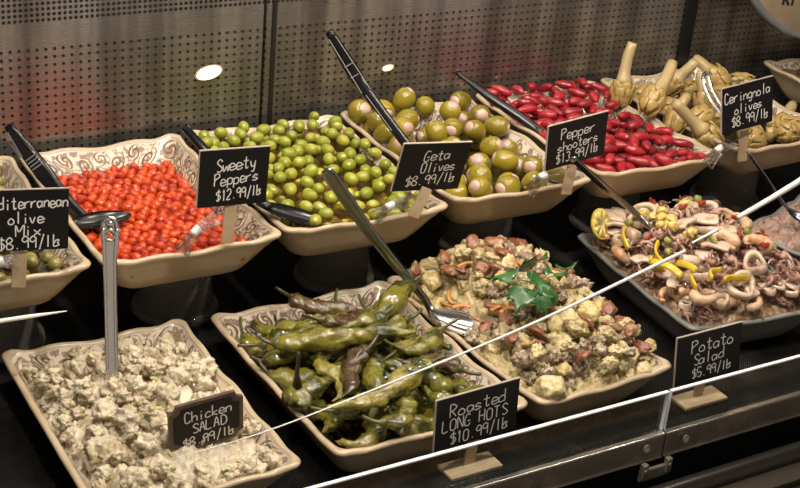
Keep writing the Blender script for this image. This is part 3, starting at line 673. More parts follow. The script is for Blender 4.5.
kCr = simple('potato_crumb', [chunk(50+i, r, pcr, 'potato_crumb', .62, 4) for i, r in enumerate((.016, .020, .012, .022))], 'ragged cream yellow lump of dressed potato in the potato salad', 'potato', 'ragged dressed potato lumps')
kO = []
for i in range(2):
    mb = MB(); mb.loft(smoothpath([(-.016, 0, 0), (-.004, .005*(1-2*i), .002), (.014, 0, .001)], 5), .0042, .0020, n=8); kO += simple('carrot_shred', [mb.mesh('carrot_shred', carm)], 'orange carrot shred in the potato salad', 'carrot', 'carrot shreds')
n1 = fill(hm, kT+kCr+kCr+kU, 190, lambda x, y: mf(x, y)+.044-.026*dent(x, y), K=9, sink=.010, margin=.020, tilt=.7)
n2 = fill(hm, kK+kU+kT+kCr, 70, lambda x, y: mf(x, y)+.055-.040*dent(x, y), K=7, sink=.008, margin=.024, tilt=.5)
fill(hm, kO, 12, lambda x, y: mf(x, y)+.05, K=3, sink=.002, margin=.028, tilt=.3)
print('potato', n1, n2)
# parsley sprig: leaves and stem
pam = M('parsley', (.026, .10, .022), .36, rand=(.045, .15, .035), noise=(60, (.012, .07, .012), .45, .7), coat=.25)
c0 = Vector(atz(537, 283, .135)); lc = local(F3, c0); gi, gj = hm.idx(np.array([[lc.x, lc.y, 0]])); pz = float(np.percentile(hm.h[gi[0]-9:gi[0]+10, gj[0]-9:gj[0]+10], 93))+.010
pr = thing('parsley_sprig', atz(537, 283, pz+.010), 'sprig of dark green parsley on top of the potato salad', 'parsley')
def leaf(sz, seed):
    rr = random.Random(seed); mb = MB(); out = [(0, 0)]
    for a, r in ((-95, .35), (-70, .62), (-52, .50), (-42, .86), (-28, .70), (-20, 1.0), (-8, .86), (0, 1.15), (8, .86), (20, 1.0), (28, .70), (42, .86), (52, .50), (70, .62), (95, .35)):
        r *= rr.uniform(.85, 1.12); out.append((r*math.cos(math.radians(a*1.25)), r*math.sin(math.radians(a*1.25))))
    rings = [.0, .35, .7, 1.0]; vs = []; n = len(out)
    for layer in (0, 1):
        for q in rings[1:]:
            for x, y in out[1:]: vs.append((x*q*sz, y*q*sz, sz*(.14*math.sin(y*5*q+seed)*q+.12*q*q*math.cos(x*4+seed)-.22*(q*x)**2)-layer*.0007))
    vs += [(0, 0, 0), (0, 0, -.0007)]; m_ = n-1; fs = []
    for l in (0, 1):
        b0 = l*3*m_
        for i in range(m_-1):
            fs.append([len(vs)-2+l, b0+i, b0+i+1][::1-2*l])
            for q in range(2): fs.append([b0+q*m_+i, b0+(q+1)*m_+i, b0+(q+1)*m_+i+1, b0+q*m_+i+1][::1-2*l])
    for i in range(m_-1): fs.append([2*m_+i, 3*m_+2*m_+i, 3*m_+2*m_+i+1, 2*m_+i+1])
    mb.add(vs, fs); return mb
for i, (px, py, dz, yaw, sz, tl) in enumerate(((531, 268, .016, 1.9, .030, .5), (506, 280, .004, 2.9, .026, .2), (545, 290, .006, -1.0, .036, .55), (520, 301, .000, -2.4, .028, .3), (556, 279, .008, .5, .024, .3), (566, 273, .006, .9, .020, .2), (541, 304, -.002, -1.7, .022, .5), (535, 283, .012, -.4, .026, .3))):
    p = Vector(atz(px, py-7, pz+.012+dz)); R = (Matrix.Rotation(yaw, 4, 'Z') @ Matrix.Rotation(tl, 4, 'Y') @ Matrix.Rotation(.35*math.sin(i*2.3), 4, 'X'))
    o = leaf(sz*1.5, i).build('leaf', pam, pr); o.matrix_local = Matrix.Translation(p-Vector(pr.location)-Vector((R @ Vector((sz*.5, 0, 0))))) @ R
mb = MB(); a = np.array(pr.location)
for px, py in ((531, 268), (506, 282), (545, 290), (562, 275)):
    q = atz(px, py, pz+.016)-a; mb.loft(smoothpath([(0, 0, -.002), tuple(q*.5+np.array([0, 0, .004])), tuple(q)], 4), .0011, n=6)
mb.build('stalk', M('parsley_stalk', (.16, .28, .07), .4), pr)

# --- seafood salad (F4)
shr = M('shrimp', (.62, .36, .19), .30, rand=(.66, .46, .30), noise=(40, (.60, .26, .10), .48, .72), coat=.4, bump=(80, .25), dark=(190, (.06, .035, .02), .70, .74))
sqd = M('squid', (.60, .45, .32), .30, rand=(.66, .52, .41), noise=(45, (.46, .28, .18), .5, .72), coat=.4, dark=(170, (.09, .05, .03), .70, .74))
oct_ = M('octopus', (.36, .19, .14), .28, rand=(.46, .30, .22), noise=(60, (.11, .035, .03), .46, .64), coat=.4)
lem = M('lemon_flesh', (.66, .50, .10), .25, noise=(50, (.74, .64, .32), .5, .7), coat=.4); lrd = M('lemon_rind', (.70, .50, .03), .35); lpt = M('lemon_pith', (.76, .68, .42), .4)
yel = M('yellow_pepper', (.70, .44, .02), .22, rand=(.74, .52, .05), coat=.5); pin = M('corn_wedge', (.68, .47, .12), .32, rand=(.72, .54, .2), noise=(50, (.58, .36, .06), .5, .7), coat=.3)
redp = M('red_pepper_bit', (.34, .035, .015), .25, coat=.4); grn = M('green_pepper_bit', (.20, .25, .04), .28, rand=(.30, .32, .08), coat=.4)
def shrimp(seed, R, a1):
    k = 26; t = np.linspace(0, 1, k); a = t*a1; rad = R*(1-.15*t); P = np.stack([rad*np.cos(a), rad*np.sin(a), .003*np.sin(t*3+seed)], 1)
    w_ = R*np.interp(t, [0, .06, .3, .75, .93, 1], [.34, .56, .60, .42, .26, .10])*(1+.055*np.sin(t*2*PI*6.5)); mb = MB(); mb.loft(P, w_, w_*.92, side=(0, 0, 1), n=12)
    b_ = mb.mesh('shrimp', shr); mb = MB(); e = P[-1]; d = P[-1]-P[-2]; d /= np.linalg.norm(d)
    for s in (-.5, 0, .5):
        q = np.array([d[0]*math.cos(s)-d[1]*math.sin(s), d[0]*math.sin(s)+d[1]*math.cos(s), 0]); mb.loft([e-d*.002, e+q*R*.3, e+q*R*.55], [R*.10, R*.17, R*.04], [R*.05, R*.04, R*.02], side=(-q[1], q[0], 0), n=8)
    return b_, mb.mesh('tail', shr)
kSh = []
for i, (R, a1) in enumerate(((.021, 4.4), (.019, 3.6), (.022, 4.9))):
    b_, tl = shrimp(i, R, a1)
    def mk(m, b_=b_, tl=tl):
        o = link('shrimp', b_, None, 'curled peppered orange pink shrimp in the seafood salad', 'shrimp', 'shrimp of the seafood salad', mat=m); link('tail', tl, o)
    kSh.append((mk, verts(b_)))
def ring(seed, R, hh, th):
    mb = MB(); k = 36; prof = [(R, -hh), (R+th*.2, -hh*.3), (R+th*.15, hh*.5), (R-th*.1, hh), (R-th*.8, hh*.95), (R-th, hh*.3), (R-th*1.02, -hh*.4), (R-th*.8, -hh), (R, -hh)]
    mb.lathe(prof, n=k)
    for i in range(len(mb.v)):
        x, y, z = mb.v[i]; a = math.atan2(y, x); g = 1+.10*math.sin(2*a+seed)+.05*math.sin(3*a+seed*2); mb.v[i] = (x*g*1.12, y*g*.9, z+.003*math.sin(2*a+seed*1.3))
    return mb.mesh('squid_ring', sqd)
kRg = simple('squid_ring', [ring(0, .026, .006, .008), ring(1, .022, .007, .0075), ring(2, .028, .0055, .008), ring(3, .017, .007, .007)], 'pale squid ring in the seafood salad', 'squid', 'squid rings of the seafood salad')
def tubep(seed, R, L):
    mb = MB(); mb.lathe([(.0, -L*.5), (R*.8, -L*.5), (R, -L*.42), (R*1.02, 0), (R, L*.42), (R*.9, L*.5), (R*.55, L*.5), (R*.35, L*.46), (0, L*.45)], n=20, axis=(1, 0, 0))
    for i in range(len(mb.v)): v = np.array(mb.v[i]); mb.v[i] = tuple(v*(1+.16*nz(v+seed, 40)))
    return mb.mesh('squid_chunk', sqd)
kTb = simple('squid_chunk', [tubep(0, .014, .028), tubep(4, .012, .036), tubep(9, .015, .022)], 'thick pale chunk of squid body in the seafood salad', 'squid', 'squid body chunks')
def flap(seed):
    mb = MB(); P = smoothpath([(-.026, 0, 0), (-.008, .003, .004), (.010, -.002, .003), (.026, .001, -.002)], 5); k = len(P); wd = .015*np.interp(np.linspace(0, 1, k), [0, .1, .9, 1], [.8, 1, 1, .75]); mb.loft(P, wd, .0042*np.ones(k), side=(0, 1, 0), n=12, p=.6); return mb.mesh('squid_strip', sqd)
kFl = simple('squid_strip', [flap(0)], 'flat white strip of squid in the seafood salad', 'squid', 'flat squid strips')
def tentacle(seed):
    rr = random.Random(seed); mb = MB(); mb.ico((0, 0, 0), (.011, .010, .008), 2, lambda v: v*(1+.2*mnoise.noise(v*2)))
    for i in range(7):
        a = 2*PI*i/7+rr.uniform(-.25, .25); L = rr.uniform(.020, .034); P = []; d = a; x = y = 0; cu = rr.choice((-1, 1))*rr.uniform(.12, .32)
        for q in range(12): P.append((x, y, .004*math.sin(q*.5+i)+.001*q*(i % 3-1))); x += L/11*math.cos(d); y += L/11*math.sin(d); d += cu
        mb.loft(P, np.linspace(.0052, .0012, 12)*(1+.13*np.sin(np.arange(12)*2.6)), n=9)
    return mb.mesh('octopus_tentacle', oct_)
kTe = simple('octopus_tentacle', [tentacle(i) for i in range(4)], 'curled purplish baby octopus in the seafood salad', 'octopus', 'curled octopus pieces')
def lemon_parts(R):
    mb = MB(); mb.lathe([(R*.93, -.0028), (R, -.0022), (R*1.01, 0), (R, .0022), (R*.93, .0028), (R*.9, 0), (R*.93, -.0028)], n=36); rind = mb.mesh('lemon_rind', lrd)
    mb = MB(); mb.lathe([(0, -.0024), (R*.93, -.0024), (R*.93, .0024), (0, .0024)], n=36); pith = mb.mesh('lemon_pith', lpt); mb = MB()
    for i in range(9):
        a = 2*PI*i/9; n = 7; ps = [(R*.10, a)]+[(R*.84, a+(j/(n-1)-.5)*2*PI/9*.86) for j in range(n)]; vs = [(r*math.cos(t), r*math.sin(t), zz) for zz in (-.0032, .0032) for r, t in ps]; k = n+1
        mb.add(vs, [list(range(k))[::-1], [k+j for j in range(k)]]+[[j, (j+1) % k, k+(j+1) % k, k+j] for j in range(k)])
    return rind, pith, mb.mesh('lemon_flesh', lem)
LM = lemon_parts(.029)
def lemon(m, lab):
    o = link('lemon_slice', LM[1], None, lab, 'lemon', 'lemon slices', mat=m); link('rind', LM[0], o); link('flesh', LM[2], o, smooth_=None) if False else link('flesh', LM[2], o)
def strip_(seed, L, mat, name, wd=.0045, th=.0022, curl=2.2):
    t = np.linspace(0, 1, 14); a = (t-.5)*curl; R = L/curl; P = np.stack([R*np.sin(a), R*np.cos(a)-R, .002*np.sin(t*5+seed)], 1); mb = MB(); mb.loft(P, wd, th, side=(0, 0, 1), n=10, p=.7); return mb.mesh(name, mat)
kY = simple('yellow_pepper_strip', [strip_(0, .070, yel, 'yellow_pepper_strip', .0062, .0028, 1.1), strip_(1, .055, yel, 'yellow_pepper_strip', .0055, .0026, curl=1.5)], 'curved bright yellow pepper strip in the seafood salad', 'pepper', 'yellow pepper strips')
def wedge(sd):
    mb = potato(60+sd, .010, 0)[1][0]; return mb.mesh('corn_wedge', pin)
kW = simple('corn_wedge', [wedge(i) for i in range(2)], 'yellow soft wedge in the seafood salad', 'vegetable', 'yellow wedges in seafood salad')
kB_ = simple('red_pepper_piece', [strip_(3, .016, redp, 'red_pepper_piece', .0045, .0022, 1.0)], 'small red pepper piece in the seafood salad', 'pepper', 'red pepper bits in seafood salad')
kG_ = simple('green_pepper_piece', [strip_(4, .018, grn, 'green_pepper_piece', .005, .0028, 1.0), chunk(81, .009, grn, 'green_pepper_piece', .3, 2)], 'small green vegetable piece in the seafood salad', 'vegetable', 'green bits in seafood salad')
sl = mound(ZF2-.004, .046, .30, .40, 2.6, 3.2)
sm = M('seafood_dressing', (.30, .17, .10), .3, noise=(55, (.50, .37, .25), .46, .62), dark=(75, (.10, .045, .035), .60, .70), bump=(120, .8), coat=.4)
layered(F4, lambda x, y: sl(x, y)-.011, sm, 'seafood_dressing', 'dark peppery dressing and crumbs under the seafood', 'dressing', inset=.018, n=110, rough=.007, sc=48, depth=.025)
hm = Heap(F4, 0)
for i in range(hm.nx):
    for j in range(hm.ny):
        if hm.d[i, j] > .018: hm.b[i, j] = hm.h[i, j] = max(hm.h[i, j], sl(hm.X[i, j], hm.Y[i, j])-.004)
slim = lambda x, y: sl(x, y)+.055
def rim_spot():
    return (rng.uniform(-.134, -.108), rng.uniform(-.165, .13)) if rng.random() < .6 else (rng.uniform(-.12, .12), rng.uniform(-.170, -.140))
n8 = fill(hm, kSh+kTe+kTe+kFl+kRg[3:4], 60, lambda x, y: ZF2+.050, K=10, sink=.007, tilt=.3, spot=rim_spot, scale=(.7, .95), fails=400)
n6 = fill(hm, kTe+kTe+kTe+kFl+kTb[1:2]+kRg, 95, slim, K=10, sink=.006, margin=.026, tilt=.35)
for px, py, ax, lab in ((601, 224, (.35, -1, .5), 'lemon slice standing at the corner of the seafood tray'), (661, 222, (-.3, -1, .5), 'lemon slice tucked behind the serving spoon'), (687, 214, (.1, -1, .5), 'lemon slice behind two shrimp at the back of the tray')):
    yw = {601: 1.795, 661: 1.785, 687: 1.785}[px]; p = aty(px, py, yw); q = Vector(ax).to_track_quat('Z', 'Y').to_matrix().to_4x4(); lemon(Matrix.Translation(Vector(p)) @ q, lab)
    pl = local(F4, p); hm.stamp(np.array([[pl.x+dx*.004, pl.y+dy*.004, p[2]+.004] for dx in range(-4, 5) for dy in (-1, 0, 1)]))
n7 = fill(hm, kSh+kSh+kRg+kTb[1:2]+kTe+kTe+kFl, 120, lambda x, y: sl(x, y)+.062, K=9, sink=.007, margin=.022, tilt=.35)
def edge_spot():
    return (rng.uniform(-.132, -.085), rng.uniform(-.17, .14)) if rng.random() < .55 else (rng.uniform(-.12, .13), rng.uniform(-.175, -.115))
fill(hm, kSh+kTe+kTe+kRg[3:4]+kTb[1:2]+kFl, 60, lambda x, y: ZF2+.060, K=8, sink=.006, tilt=.3, spot=edge_spot)
sf = lambda: (-F4.W/2+rng.uniform(.012, .032), rng.uniform(-.17, .06))
fill(hm, kY, 6, lambda x, y: 1, K=5, sink=.004, tilt=.3, spot=sf, yaw=lambda: rng.normal(1.35, .35))
fill(hm, kY, 2, lambda x, y: 1, K=5, sink=.004, tilt=.3, spot=lambda: (rng.uniform(-.12, .12), rng.uniform(-.18, -.12)))
sw = lambda: (rng.normal(-.065, .014), rng.normal(.035, .022))
fill(hm, kW, 11, lambda x, y: 1, K=8, sink=.006, tilt=.4, spot=sw)
fill(hm, kB_, 9, lambda x, y: 1, K=3, sink=.002, margin=.03); fill(hm, kG_, 9, lambda x, y: 1, K=3, sink=.003, margin=.03)
print('seafood', n6, n7, n8)
# --- tuna salad (F5)
tum = M('tuna_salad_mix', (.36, .24, .19), .45, noise=(45, (.34, .19, .15), .48, .72), dark=(90, (.16, .07, .06), .66, .78), bump=(130, .5))
mf5 = mound(ZF2-.004, .030, .26, .32)
layered(F5, mf5, tum, 'tuna_salad', 'mound of pinkish mashed tuna salad', 'salad', inset=.016, n=130, rough=.014, sc=55, depth=.03)

# ------------------------------------------------------------------ price signs
GL = {'T': ['2d23', '0d4d'], 'S': ['5b3d1b2947553314'], 'w': ['0813374358'], 'e': ['055647381805133354'], 't': ['2c243344', '0949'], 'y': ['08143448', '483010'], 'P': ['0d03', '0c2d4c4a2907'], 'p': ['0800', '07284744331304'],
 'r': ['0803', '05173848'], 's': ['47281706354413 04'.replace(' ', '')], '$': ['4b2c0b0938463413 04'.replace(' ', ''), '2e22'], '1': ['1b2d23'], '2': ['0b1d3d4b490343'], '.': ['2324'], '9': ['4b2d0b09284a', '4c4a43'], '/': ['114e'],
 'l': ['2d23'], 'b': ['0d03', '05284836442303'], 'G': ['4c2d1c0904133345', '2747'], 'a': ['47280705133446', '4843'], 'O': ['2d0b0513334 54b2d'.replace(' ', '')], 'o': ['28060413334446 28'.replace(' ', '')], 'i': ['2823', '2a2b'], 'v': ['082348'],
 '8': ['4b2d0b094644331304073 94b'.replace(' ', '')], 'h': ['0d03', '06284743'], '3': ['0c2d4b384644231304'], 'C': ['4b2d0b05133345'], 'n': ['0803', '06284743'], 'g': ['47280604134447', '48412011'], 'N': ['030d434d'], 'R': ['0d03', '0d2d4b4a2808', '1843'],
 'd': ['47280604134447', '4d43'], 'L': ['0d0343'], 'H': ['0d03', '4d43', '0848'], 'M': ['030d275d53'], 'x': ['0843', '4803'], 'A': ['032d43', '1737'], 'D': ['0d03', '0d2d4a452303'], 'c': ['47280604133344'], 'k': ['0d03', '470543'], '0': ['2d0b0513334 54b2d'.replace(' ', '')], '5': ['4d0d08284745331304']}
chalk = M('chalk_marker', (.72, .70, .66), .6); slate = M('black_board', (.008, .007, .007), .45, spec=.25); bedge = M('board_edge', (.42, .36, .30), .5)
wood = M('sign_wood', (.50, .38, .24), .5, noise=(25, (.42, .30, .18), .4, .7)); whp = M('white_plastic', (.80, .79, .76), .4)
clipm = clear_mat('clear_acrylic', (.95, .95, .95), .05, .05, edge=.28)
def lettering(lines, yoff):
    """lines: (text, centre x, baseline z, x step, cap height, slope)"""
    mb = MB(); rr = random.Random(str(lines))
    for text, cx, bz, stp, ch, slope in lines:
        x = cx-stp*(len(text)-1)/2-stp*.36; u = ch/10
        for chx in text:
            if chx == ' ': x += stp; continue
            nar = .35 if chx in '.il1' else 1; jx, jz = rr.uniform(-.05, .05)*stp, rr.uniform(-.04, .04)*ch
            for st in GL[chx]:
                pts = [(int(st[i], 16)/4*stp*.72, (int(st[i+1], 16)-3)*u) for i in range(0, len(st)-1, 2)]
                P = np.array([(x+jx+px_, 0, bz+jz+pz_+slope*(x+px_-cx)) for px_, pz_ in pts]); P = smoothpath(P, 4) if len(P) > 2 else P
                tg = np.gradient(P, axis=0); nn_ = np.stack([-tg[:, 2], 0*tg[:, 0], tg[:, 0]], 1); nn_ /= np.linalg.norm(nn_, axis=1)[:, None]+1e-9; hw = .00092
                k = len(P); vs = np.vstack([P+nn_*hw, P-nn_*hw]); vs[:, 1] = yoff-.0003; mb.add(vs, [[i, k+i, k+i+1, i+1] for i in range(k-1)])
            x += stp
    return mb
def sign(c, w_, h_, yaw, tilt, roll, lines, label, scallop=False):
    c = np.array(c); R = Matrix.Rotation(yaw, 3, 'Z') @ Matrix.Rotation(tilt, 3, 'X') @ Matrix.Rotation(roll, 3, 'Y')
    o = thing('price_sign', c, label, 'sign', 'black price signs'); R4 = R.to_4x4()
    mb = MB()
    if not scallop:
        mb.box((0, 0, 0), (w_, .0028, h_), bev=.0006); bd = mb.build('board', slate, o, smooth=False); bd.matrix_local = R4
        mb = MB(); mb.box((0, 0, h_/2+.0004), (w_, .0032, .0014)); mb.box((-w_/2-.0003, 0, 0), (.0012, .0032, h_)); e = mb.build('board_edge', bedge, bd, smooth=False)
    else:
        def outline(a, b_, r):
            pts = []
            for sx_, sz_, a0 in ((1, -1, 180), (1, 1, 270), (-1, 1, 0), (-1, -1, 90)):
                for j in range(7):
                    t = math.radians(a0-j*15) if True else 0; pts.append((sx_*a/2+r*math.cos(t)*1.0, sz_*b_/2+r*math.sin(t)))
            return pts
        def plate(a, b_, r, y0, y1):
            ps = outline(a, b_, r); k = len(ps); vs = [(x, y0, z) for x, z in ps]+[(x, y1, z) for x, z in ps]; return vs, [list(range(k)), [k+i for i in range(k)][::-1]]+[[i, k+i, k+(i+1) % k, (i+1) % k] for i in range(k)]
        mb.add(*plate(w_, h_, .012, -.002, .0035)); bd = mb.build('frame', M('sign_frame_wood', (.085, .055, .035), .4, noise=(40, (.05, .03, .02), .4, .7)), o, smooth=False); bd.matrix_local = R4
        mb = MB(); mb.add(*plate(w_-.012, h_-.012, .012, -.0030, -.0015)); mb.build('board', slate, bd, smooth=False)
    lettering(lines, -.0032 if scallop else -.0015).build('lettering', chalk, bd, smooth=False)
    return o, R
def post(o, p0, p1, wd=.020, th=.0045, name='post', mat=None):
    mb = MB(); a = np.array(o.location); mb.bar(np.array(p0)-a, np.array(p1)-a, (1, -.25, 0), wd, th, bev=.0006); return mb.build(name, mat or wood, o, smooth=False)
def clip(o, pa, pj, pb):
    """two clear jaws joined by a white ball joint: pa grips the tray's lip, pb grips the post"""
    a = np.array(o.location)
    for nm, p, q in (('jaw', pa, pj), ('jaw', pb, pj)):
        p, q = np.array(p)-a, np.array(q)-a; mb = MB(); d = p-q; L = np.linalg.norm(d); d /= L; sd = np.cross(d, (0, 0, 1)); sd /= np.linalg.norm(sd); up = np.cross(sd, d)
        for s in (-1, 1):
            mb.bar(q+up*s*.004+d*.004, p+up*s*.008+d*.010, sd, .017, .0028, bev=.0008); mb.bar(p+up*s*.006-d*.006+sd*.004, p+up*s*.011+d*.012+sd*.004, sd, .004, .004); mb.bar(p+up*s*.006-d*.006-sd*.004, p+up*s*.011+d*.012-sd*.004, sd, .004, .004)
        mb.lathe([(0, -.009), (.0042, -.009), (.0042, .009), (0, .009)], tuple(q*.45+p*.55), 12, axis=tuple(sd)); mb.box(tuple(q+d*.006), (.013, .013, .012), bev=.002)
        mb.build(nm, clipm, o, smooth=False)
    p = np.array(pj)-a; d = np.array(pb)-np.array(pa); mb = MB(); mb.lathe([(0, -.0075), (.0062, -.0075), (.0068, -.005), (.0068, .005), (.0062, .0075), (0, .0075)], tuple(p), 14, axis=tuple(d)); mb.build('joint', whp, o)
B_ = 'black price sign handwritten '
LIPY = 1.797
o, R = sign((.535, 1.79, .313), .118, .092, -.171, -.059, .041, [('Mediterranean', .001, .018, .0088, .019, .03), ('olive', -.001, -.004, .0100, .018, .03), ('Mix', .003, -.023, .0125, .017, .03), ('$8.99/lb', .004, -.042, .0108, .018, .03)], B_+'with olive mix, on the mixed olives tray')
post(o, aty(20, 250, 1.7935), aty(18.5, 287, 1.7935)); clip(o, aty(-14, 268, 1.793), aty(-2, 262, 1.792), aty(11, 262, 1.790))
o, R = sign((.853, 1.79, .333), .111, .094, -.094, .025, .024, [('Sweety', .002, .013, .0110, .021, .10), ('Peppers', .004, -.010, .0102, .020, .09), ('$12.99/lb', .010, -.035, .0080, .017, .08)], B_+'with peppers, on the tiny red pepper tray')
post(o, aty(231, 205, 1.7935), aty(227, 243, 1.7935), .019); clip(o, aty(185, 247, LIPY), aty(196, 231, 1.80), aty(212, 221, 1.80))
o, R = sign((1.210, 1.79, .300), .124, .095, -.124, .227, .060, [('Geta', .004, .014, .0120, .021, .08), ('Olives', .012, -.009, .0105, .021, .10), ('$8.99/lb', .004, -.034, .0112, .019, .09)], B_+'with olives, clipped to the green olive tray')
post(o, aty(427, 188, 1.796), aty(413, 217, 1.796), .019); clip(o, aty(380, 214, LIPY), aty(390, 206, 1.80), aty(404, 203, 1.80))
o, R = sign((1.508, 1.79, .307), .129, .086, .013, .046, -.103, [('Pepper', .000, .011, .0125, .021, .03), ('shooters', .002, -.011, .0110, .019, .04), ('$13.99/lb', .003, -.033, .0102, .018, .05)], B_+'for red peppers, above the stuffed olives tray')
post(o, aty(572, 165, 1.796), aty(566, 194, 1.796), .019); clip(o, aty(533, 187, LIPY), aty(543, 176, 1.80), aty(556, 176, 1.80))
o, R = sign((1.917, 1.80, .322), .125, .090, -.037, -.133, -.116, [('Ceringnola', -.001, .014, .0112, .021, .02), ('olives', .001, -.010, .0115, .019, .03), ('$8.99/lb', .006, -.034, .0112, .019, .02)], B_+'above the tray heaped with artichokes')
post(o, aty(744, 130, 1.808), aty(742, 161, 1.808), .019); clip(o, aty(711, 160, 1.805), aty(719, 149, 1.807), aty(732, 142, 1.808))
o, R = sign((.688, 1.50, .112), .108, .080, -.027, .066, -.079, [('Chicken', .002, .010, .0100, .018, .02), ('SALAD', .003, -.010, .0105, .016, .02), ('$8.99/lb', .002, -.031, .0094, .015, .02)], B_+'in a small brown scalloped frame, stuck in the chicken salad', True)
post(o, aty(204, 440, 1.5035), aty(203, 500, 1.5035), .004, .004, 'stake', M('sign_stake', (.12, .08, .05), .4))
mbf = None
for (c_, dims, angs, lines, lab, pp, foot) in (
    ((1.063, 1.39, .094), (.143, .086), (-.002, -.034, -.032), [('Roasted', .000, .011, .0140, .021, .03), ('LONG HOTS', -.004, -.012, .0125, .019, .01), ('$10.99/lb', .005, -.036, .0112, .019, .02)], 'with long hots, standing before the roasted peppers', ((474, 440), (472, 482)), (1.040, 1.378)),
    ((1.518, 1.40, .086), (.126, .091), (-.102, -.066, -.084), [('Potato', .006, .012, .0138, .023, .03), ('Salad', .000, -.011, .0125, .020, .03), ('$5.99/lb', .008, -.034, .0096, .017, .03)], 'with potato salad, standing by the potato salad', ((703, 378), (702, 415)), (1.492, 1.372))):
    o, R = sign(c_, *dims, *angs, lines, B_+lab); yp = c_[1]+.0045
    top = aty(*pp[0], yp); mb = MB(); a = np.array(o.location)
    fz = .006; bot = np.array([foot[0], foot[1], fz]); bot2 = np.array([top[0]-.004, yp, fz])
    mb.bar(bot2-a, np.array([top[0], yp, top[2]+.03])-a, (1, 0, 0), .019, .004, bev=.0006); mb.build('post', wood, o, smooth=False)
    mb = MB(); mb.box(np.array([bot2[0], yp-.004, fz/2+.0008])-a, (.090, .040, fz), bev=.0012); mb.build('foot', wood, o, smooth=False)

# ------------------------------------------------------------------ serving utensils
blk = M('black_plastic', (.006, .006, .007), .22, spec=.35); chrome = M('polished_steel', (.80, .79, .78), .16, 1); ste2 = M('brushed_steel', (.34, .34, .35), .2, 1)
def ladle_bowl(mb, tip0, tip1, up, wd, depth, th=.0014):
    """oval spoon bowl from tip0 (neck) to tip1"""
    a, b_ = np.array(tip0, float), np.array(tip1, float); d = b_-a; L = np.linalg.norm(d); d /= L; up = np.array(up, float); up -= d*(up@d); up /= np.linalg.norm(up); sd = np.cross(d, up)
    nu, nv = 14, 13; vs = []
    for lay in (0, 1):
        for i in range(nu):
            u = .5-.5*math.cos(PI*i/(nu-1)); half = wd*max(.02, math.sin(PI*min(1, max(0, u*.97+.02))))**.62*(.8+.25*u)
            for j in range(nv):
                v = 2*j/(nv-1)-1; dep = depth*(1-v*v)*math.sin(PI*u)**.7; vs.append(a+d*u*L+sd*v*half-up*(dep+lay*th))
    N = nu*nv; fs = []
    for lay in (0, 1):
        for i in range(nu-1):
            for j in range(nv-1):
                q = [lay*N+i*nv+j, lay*N+(i+1)*nv+j, lay*N+(i+1)*nv+j+1, lay*N+i*nv+j+1]; fs.append(q if lay == 0 else q[::-1])
    ed = [j for j in range(nv)]+[i*nv+nv-1 for i in range(1, nu)]+[(nu-1)*nv+j for j in range(nv-2, -1, -1)]+[i*nv for i in range(nu-2, 0, -1)]
    for i in range(len(ed)): p, q = ed[i], ed[(i+1) % len(ed)]; fs.append([p, N+p, N+q, q])
    mb.add(vs, fs)
def utensil(name, label, cat, path, wd, th, side, hmat, bowl=None, bmat=None, sect=.7, extra=None):
    P = smoothpath(path, 8); o = thing(name, P[-1], label, cat, 'serving utensils'); t = np.linspace(0, 1, len(P)); f = np.linspace(0, 1, len(wd)); mb = MB()
    mb.loft(P, np.interp(t, f, wd), np.interp(t, np.linspace(0, 1, len(th)), th), side=side, n=14, p=sect); sub(mb, o).build('handle', hmat, o)
    if bowl: mb = MB(); ladle_bowl(mb, *bowl); sub(mb, o).build('bowl', bmat or hmat, o)
    if extra:
        for nm, e, mt in extra: sub(e, o).build(nm, mt, o, smooth=False)
    return o
# black ladle in the tiny red peppers
h0, h1, h2, h3 = aty(8, 125, 2.13), aty(40, 168, 2.08), aty(63, 196, 2.035), aty(85, 222, 2.0)
mb = MB(); d = (h1-h0)/np.linalg.norm(h1-h0); sd = CR-d*(CR@d); sd /= np.linalg.norm(sd); nn = np.cross(sd, d); nn = nn if nn@CF < 0 else -nn
for k in range(4): mb.bar(h1+nn*.0085-sd*.010+d*(k-1.5)*.006-d*.012, h1+nn*.0085+sd*.010+d*(k-1.5)*.006-d*.012, d, .0022, .0022)
mb.bar(h0+nn*.0075+d*.01-sd*.006, h1+nn*.0085-d*.03-sd*.011, sd, .0018, .002); mb.bar(h0+nn*.0075+d*.01+sd*.006, h1+nn*.0085-d*.03+sd*.011, sd, .0018, .002)
mc = MB(); q = aty(16, 148, 2.11); mc.bar(q-d*.014+np.array([0, 0, -.004]), q+d*.014+np.array([0, 0, -.004]), sd, .005, .003, bev=.001)
utensil('serving_ladle', 'black plastic spoon with a ridged handle in the tiny red peppers', 'spoon', [h0, h1, h2, h3], [.0075, .0135, .0150, .0115, .0105, .012], [.006, .008, .008, .006, .005], CR, blk,
        (aty(66, 224, 1.975), aty(131, 214, 1.985), (0, -.25, 1), .021, .010), blk, extra=[('ridges', mb, M('black_gloss_edge', (.16, .16, .165), .22, coat=.3)), ('hanging_clip', mc, ste2)])
# chrome spoon in the chicken salad
c0, c1, c2, c3 = aty(110, 219, 1.75), aty(110, 262, 1.733), aty(111, 330, 1.695), aty(113, 396, 1.66)
P = smoothpath([aty(110, 228, 1.745), c1, c2, c3], 8); o = thing('serving_spoon', P[-1], 'polished chrome spoon standing upright in the chicken salad', 'spoon', 'serving utensils'); t = np.linspace(0, 1, len(P))
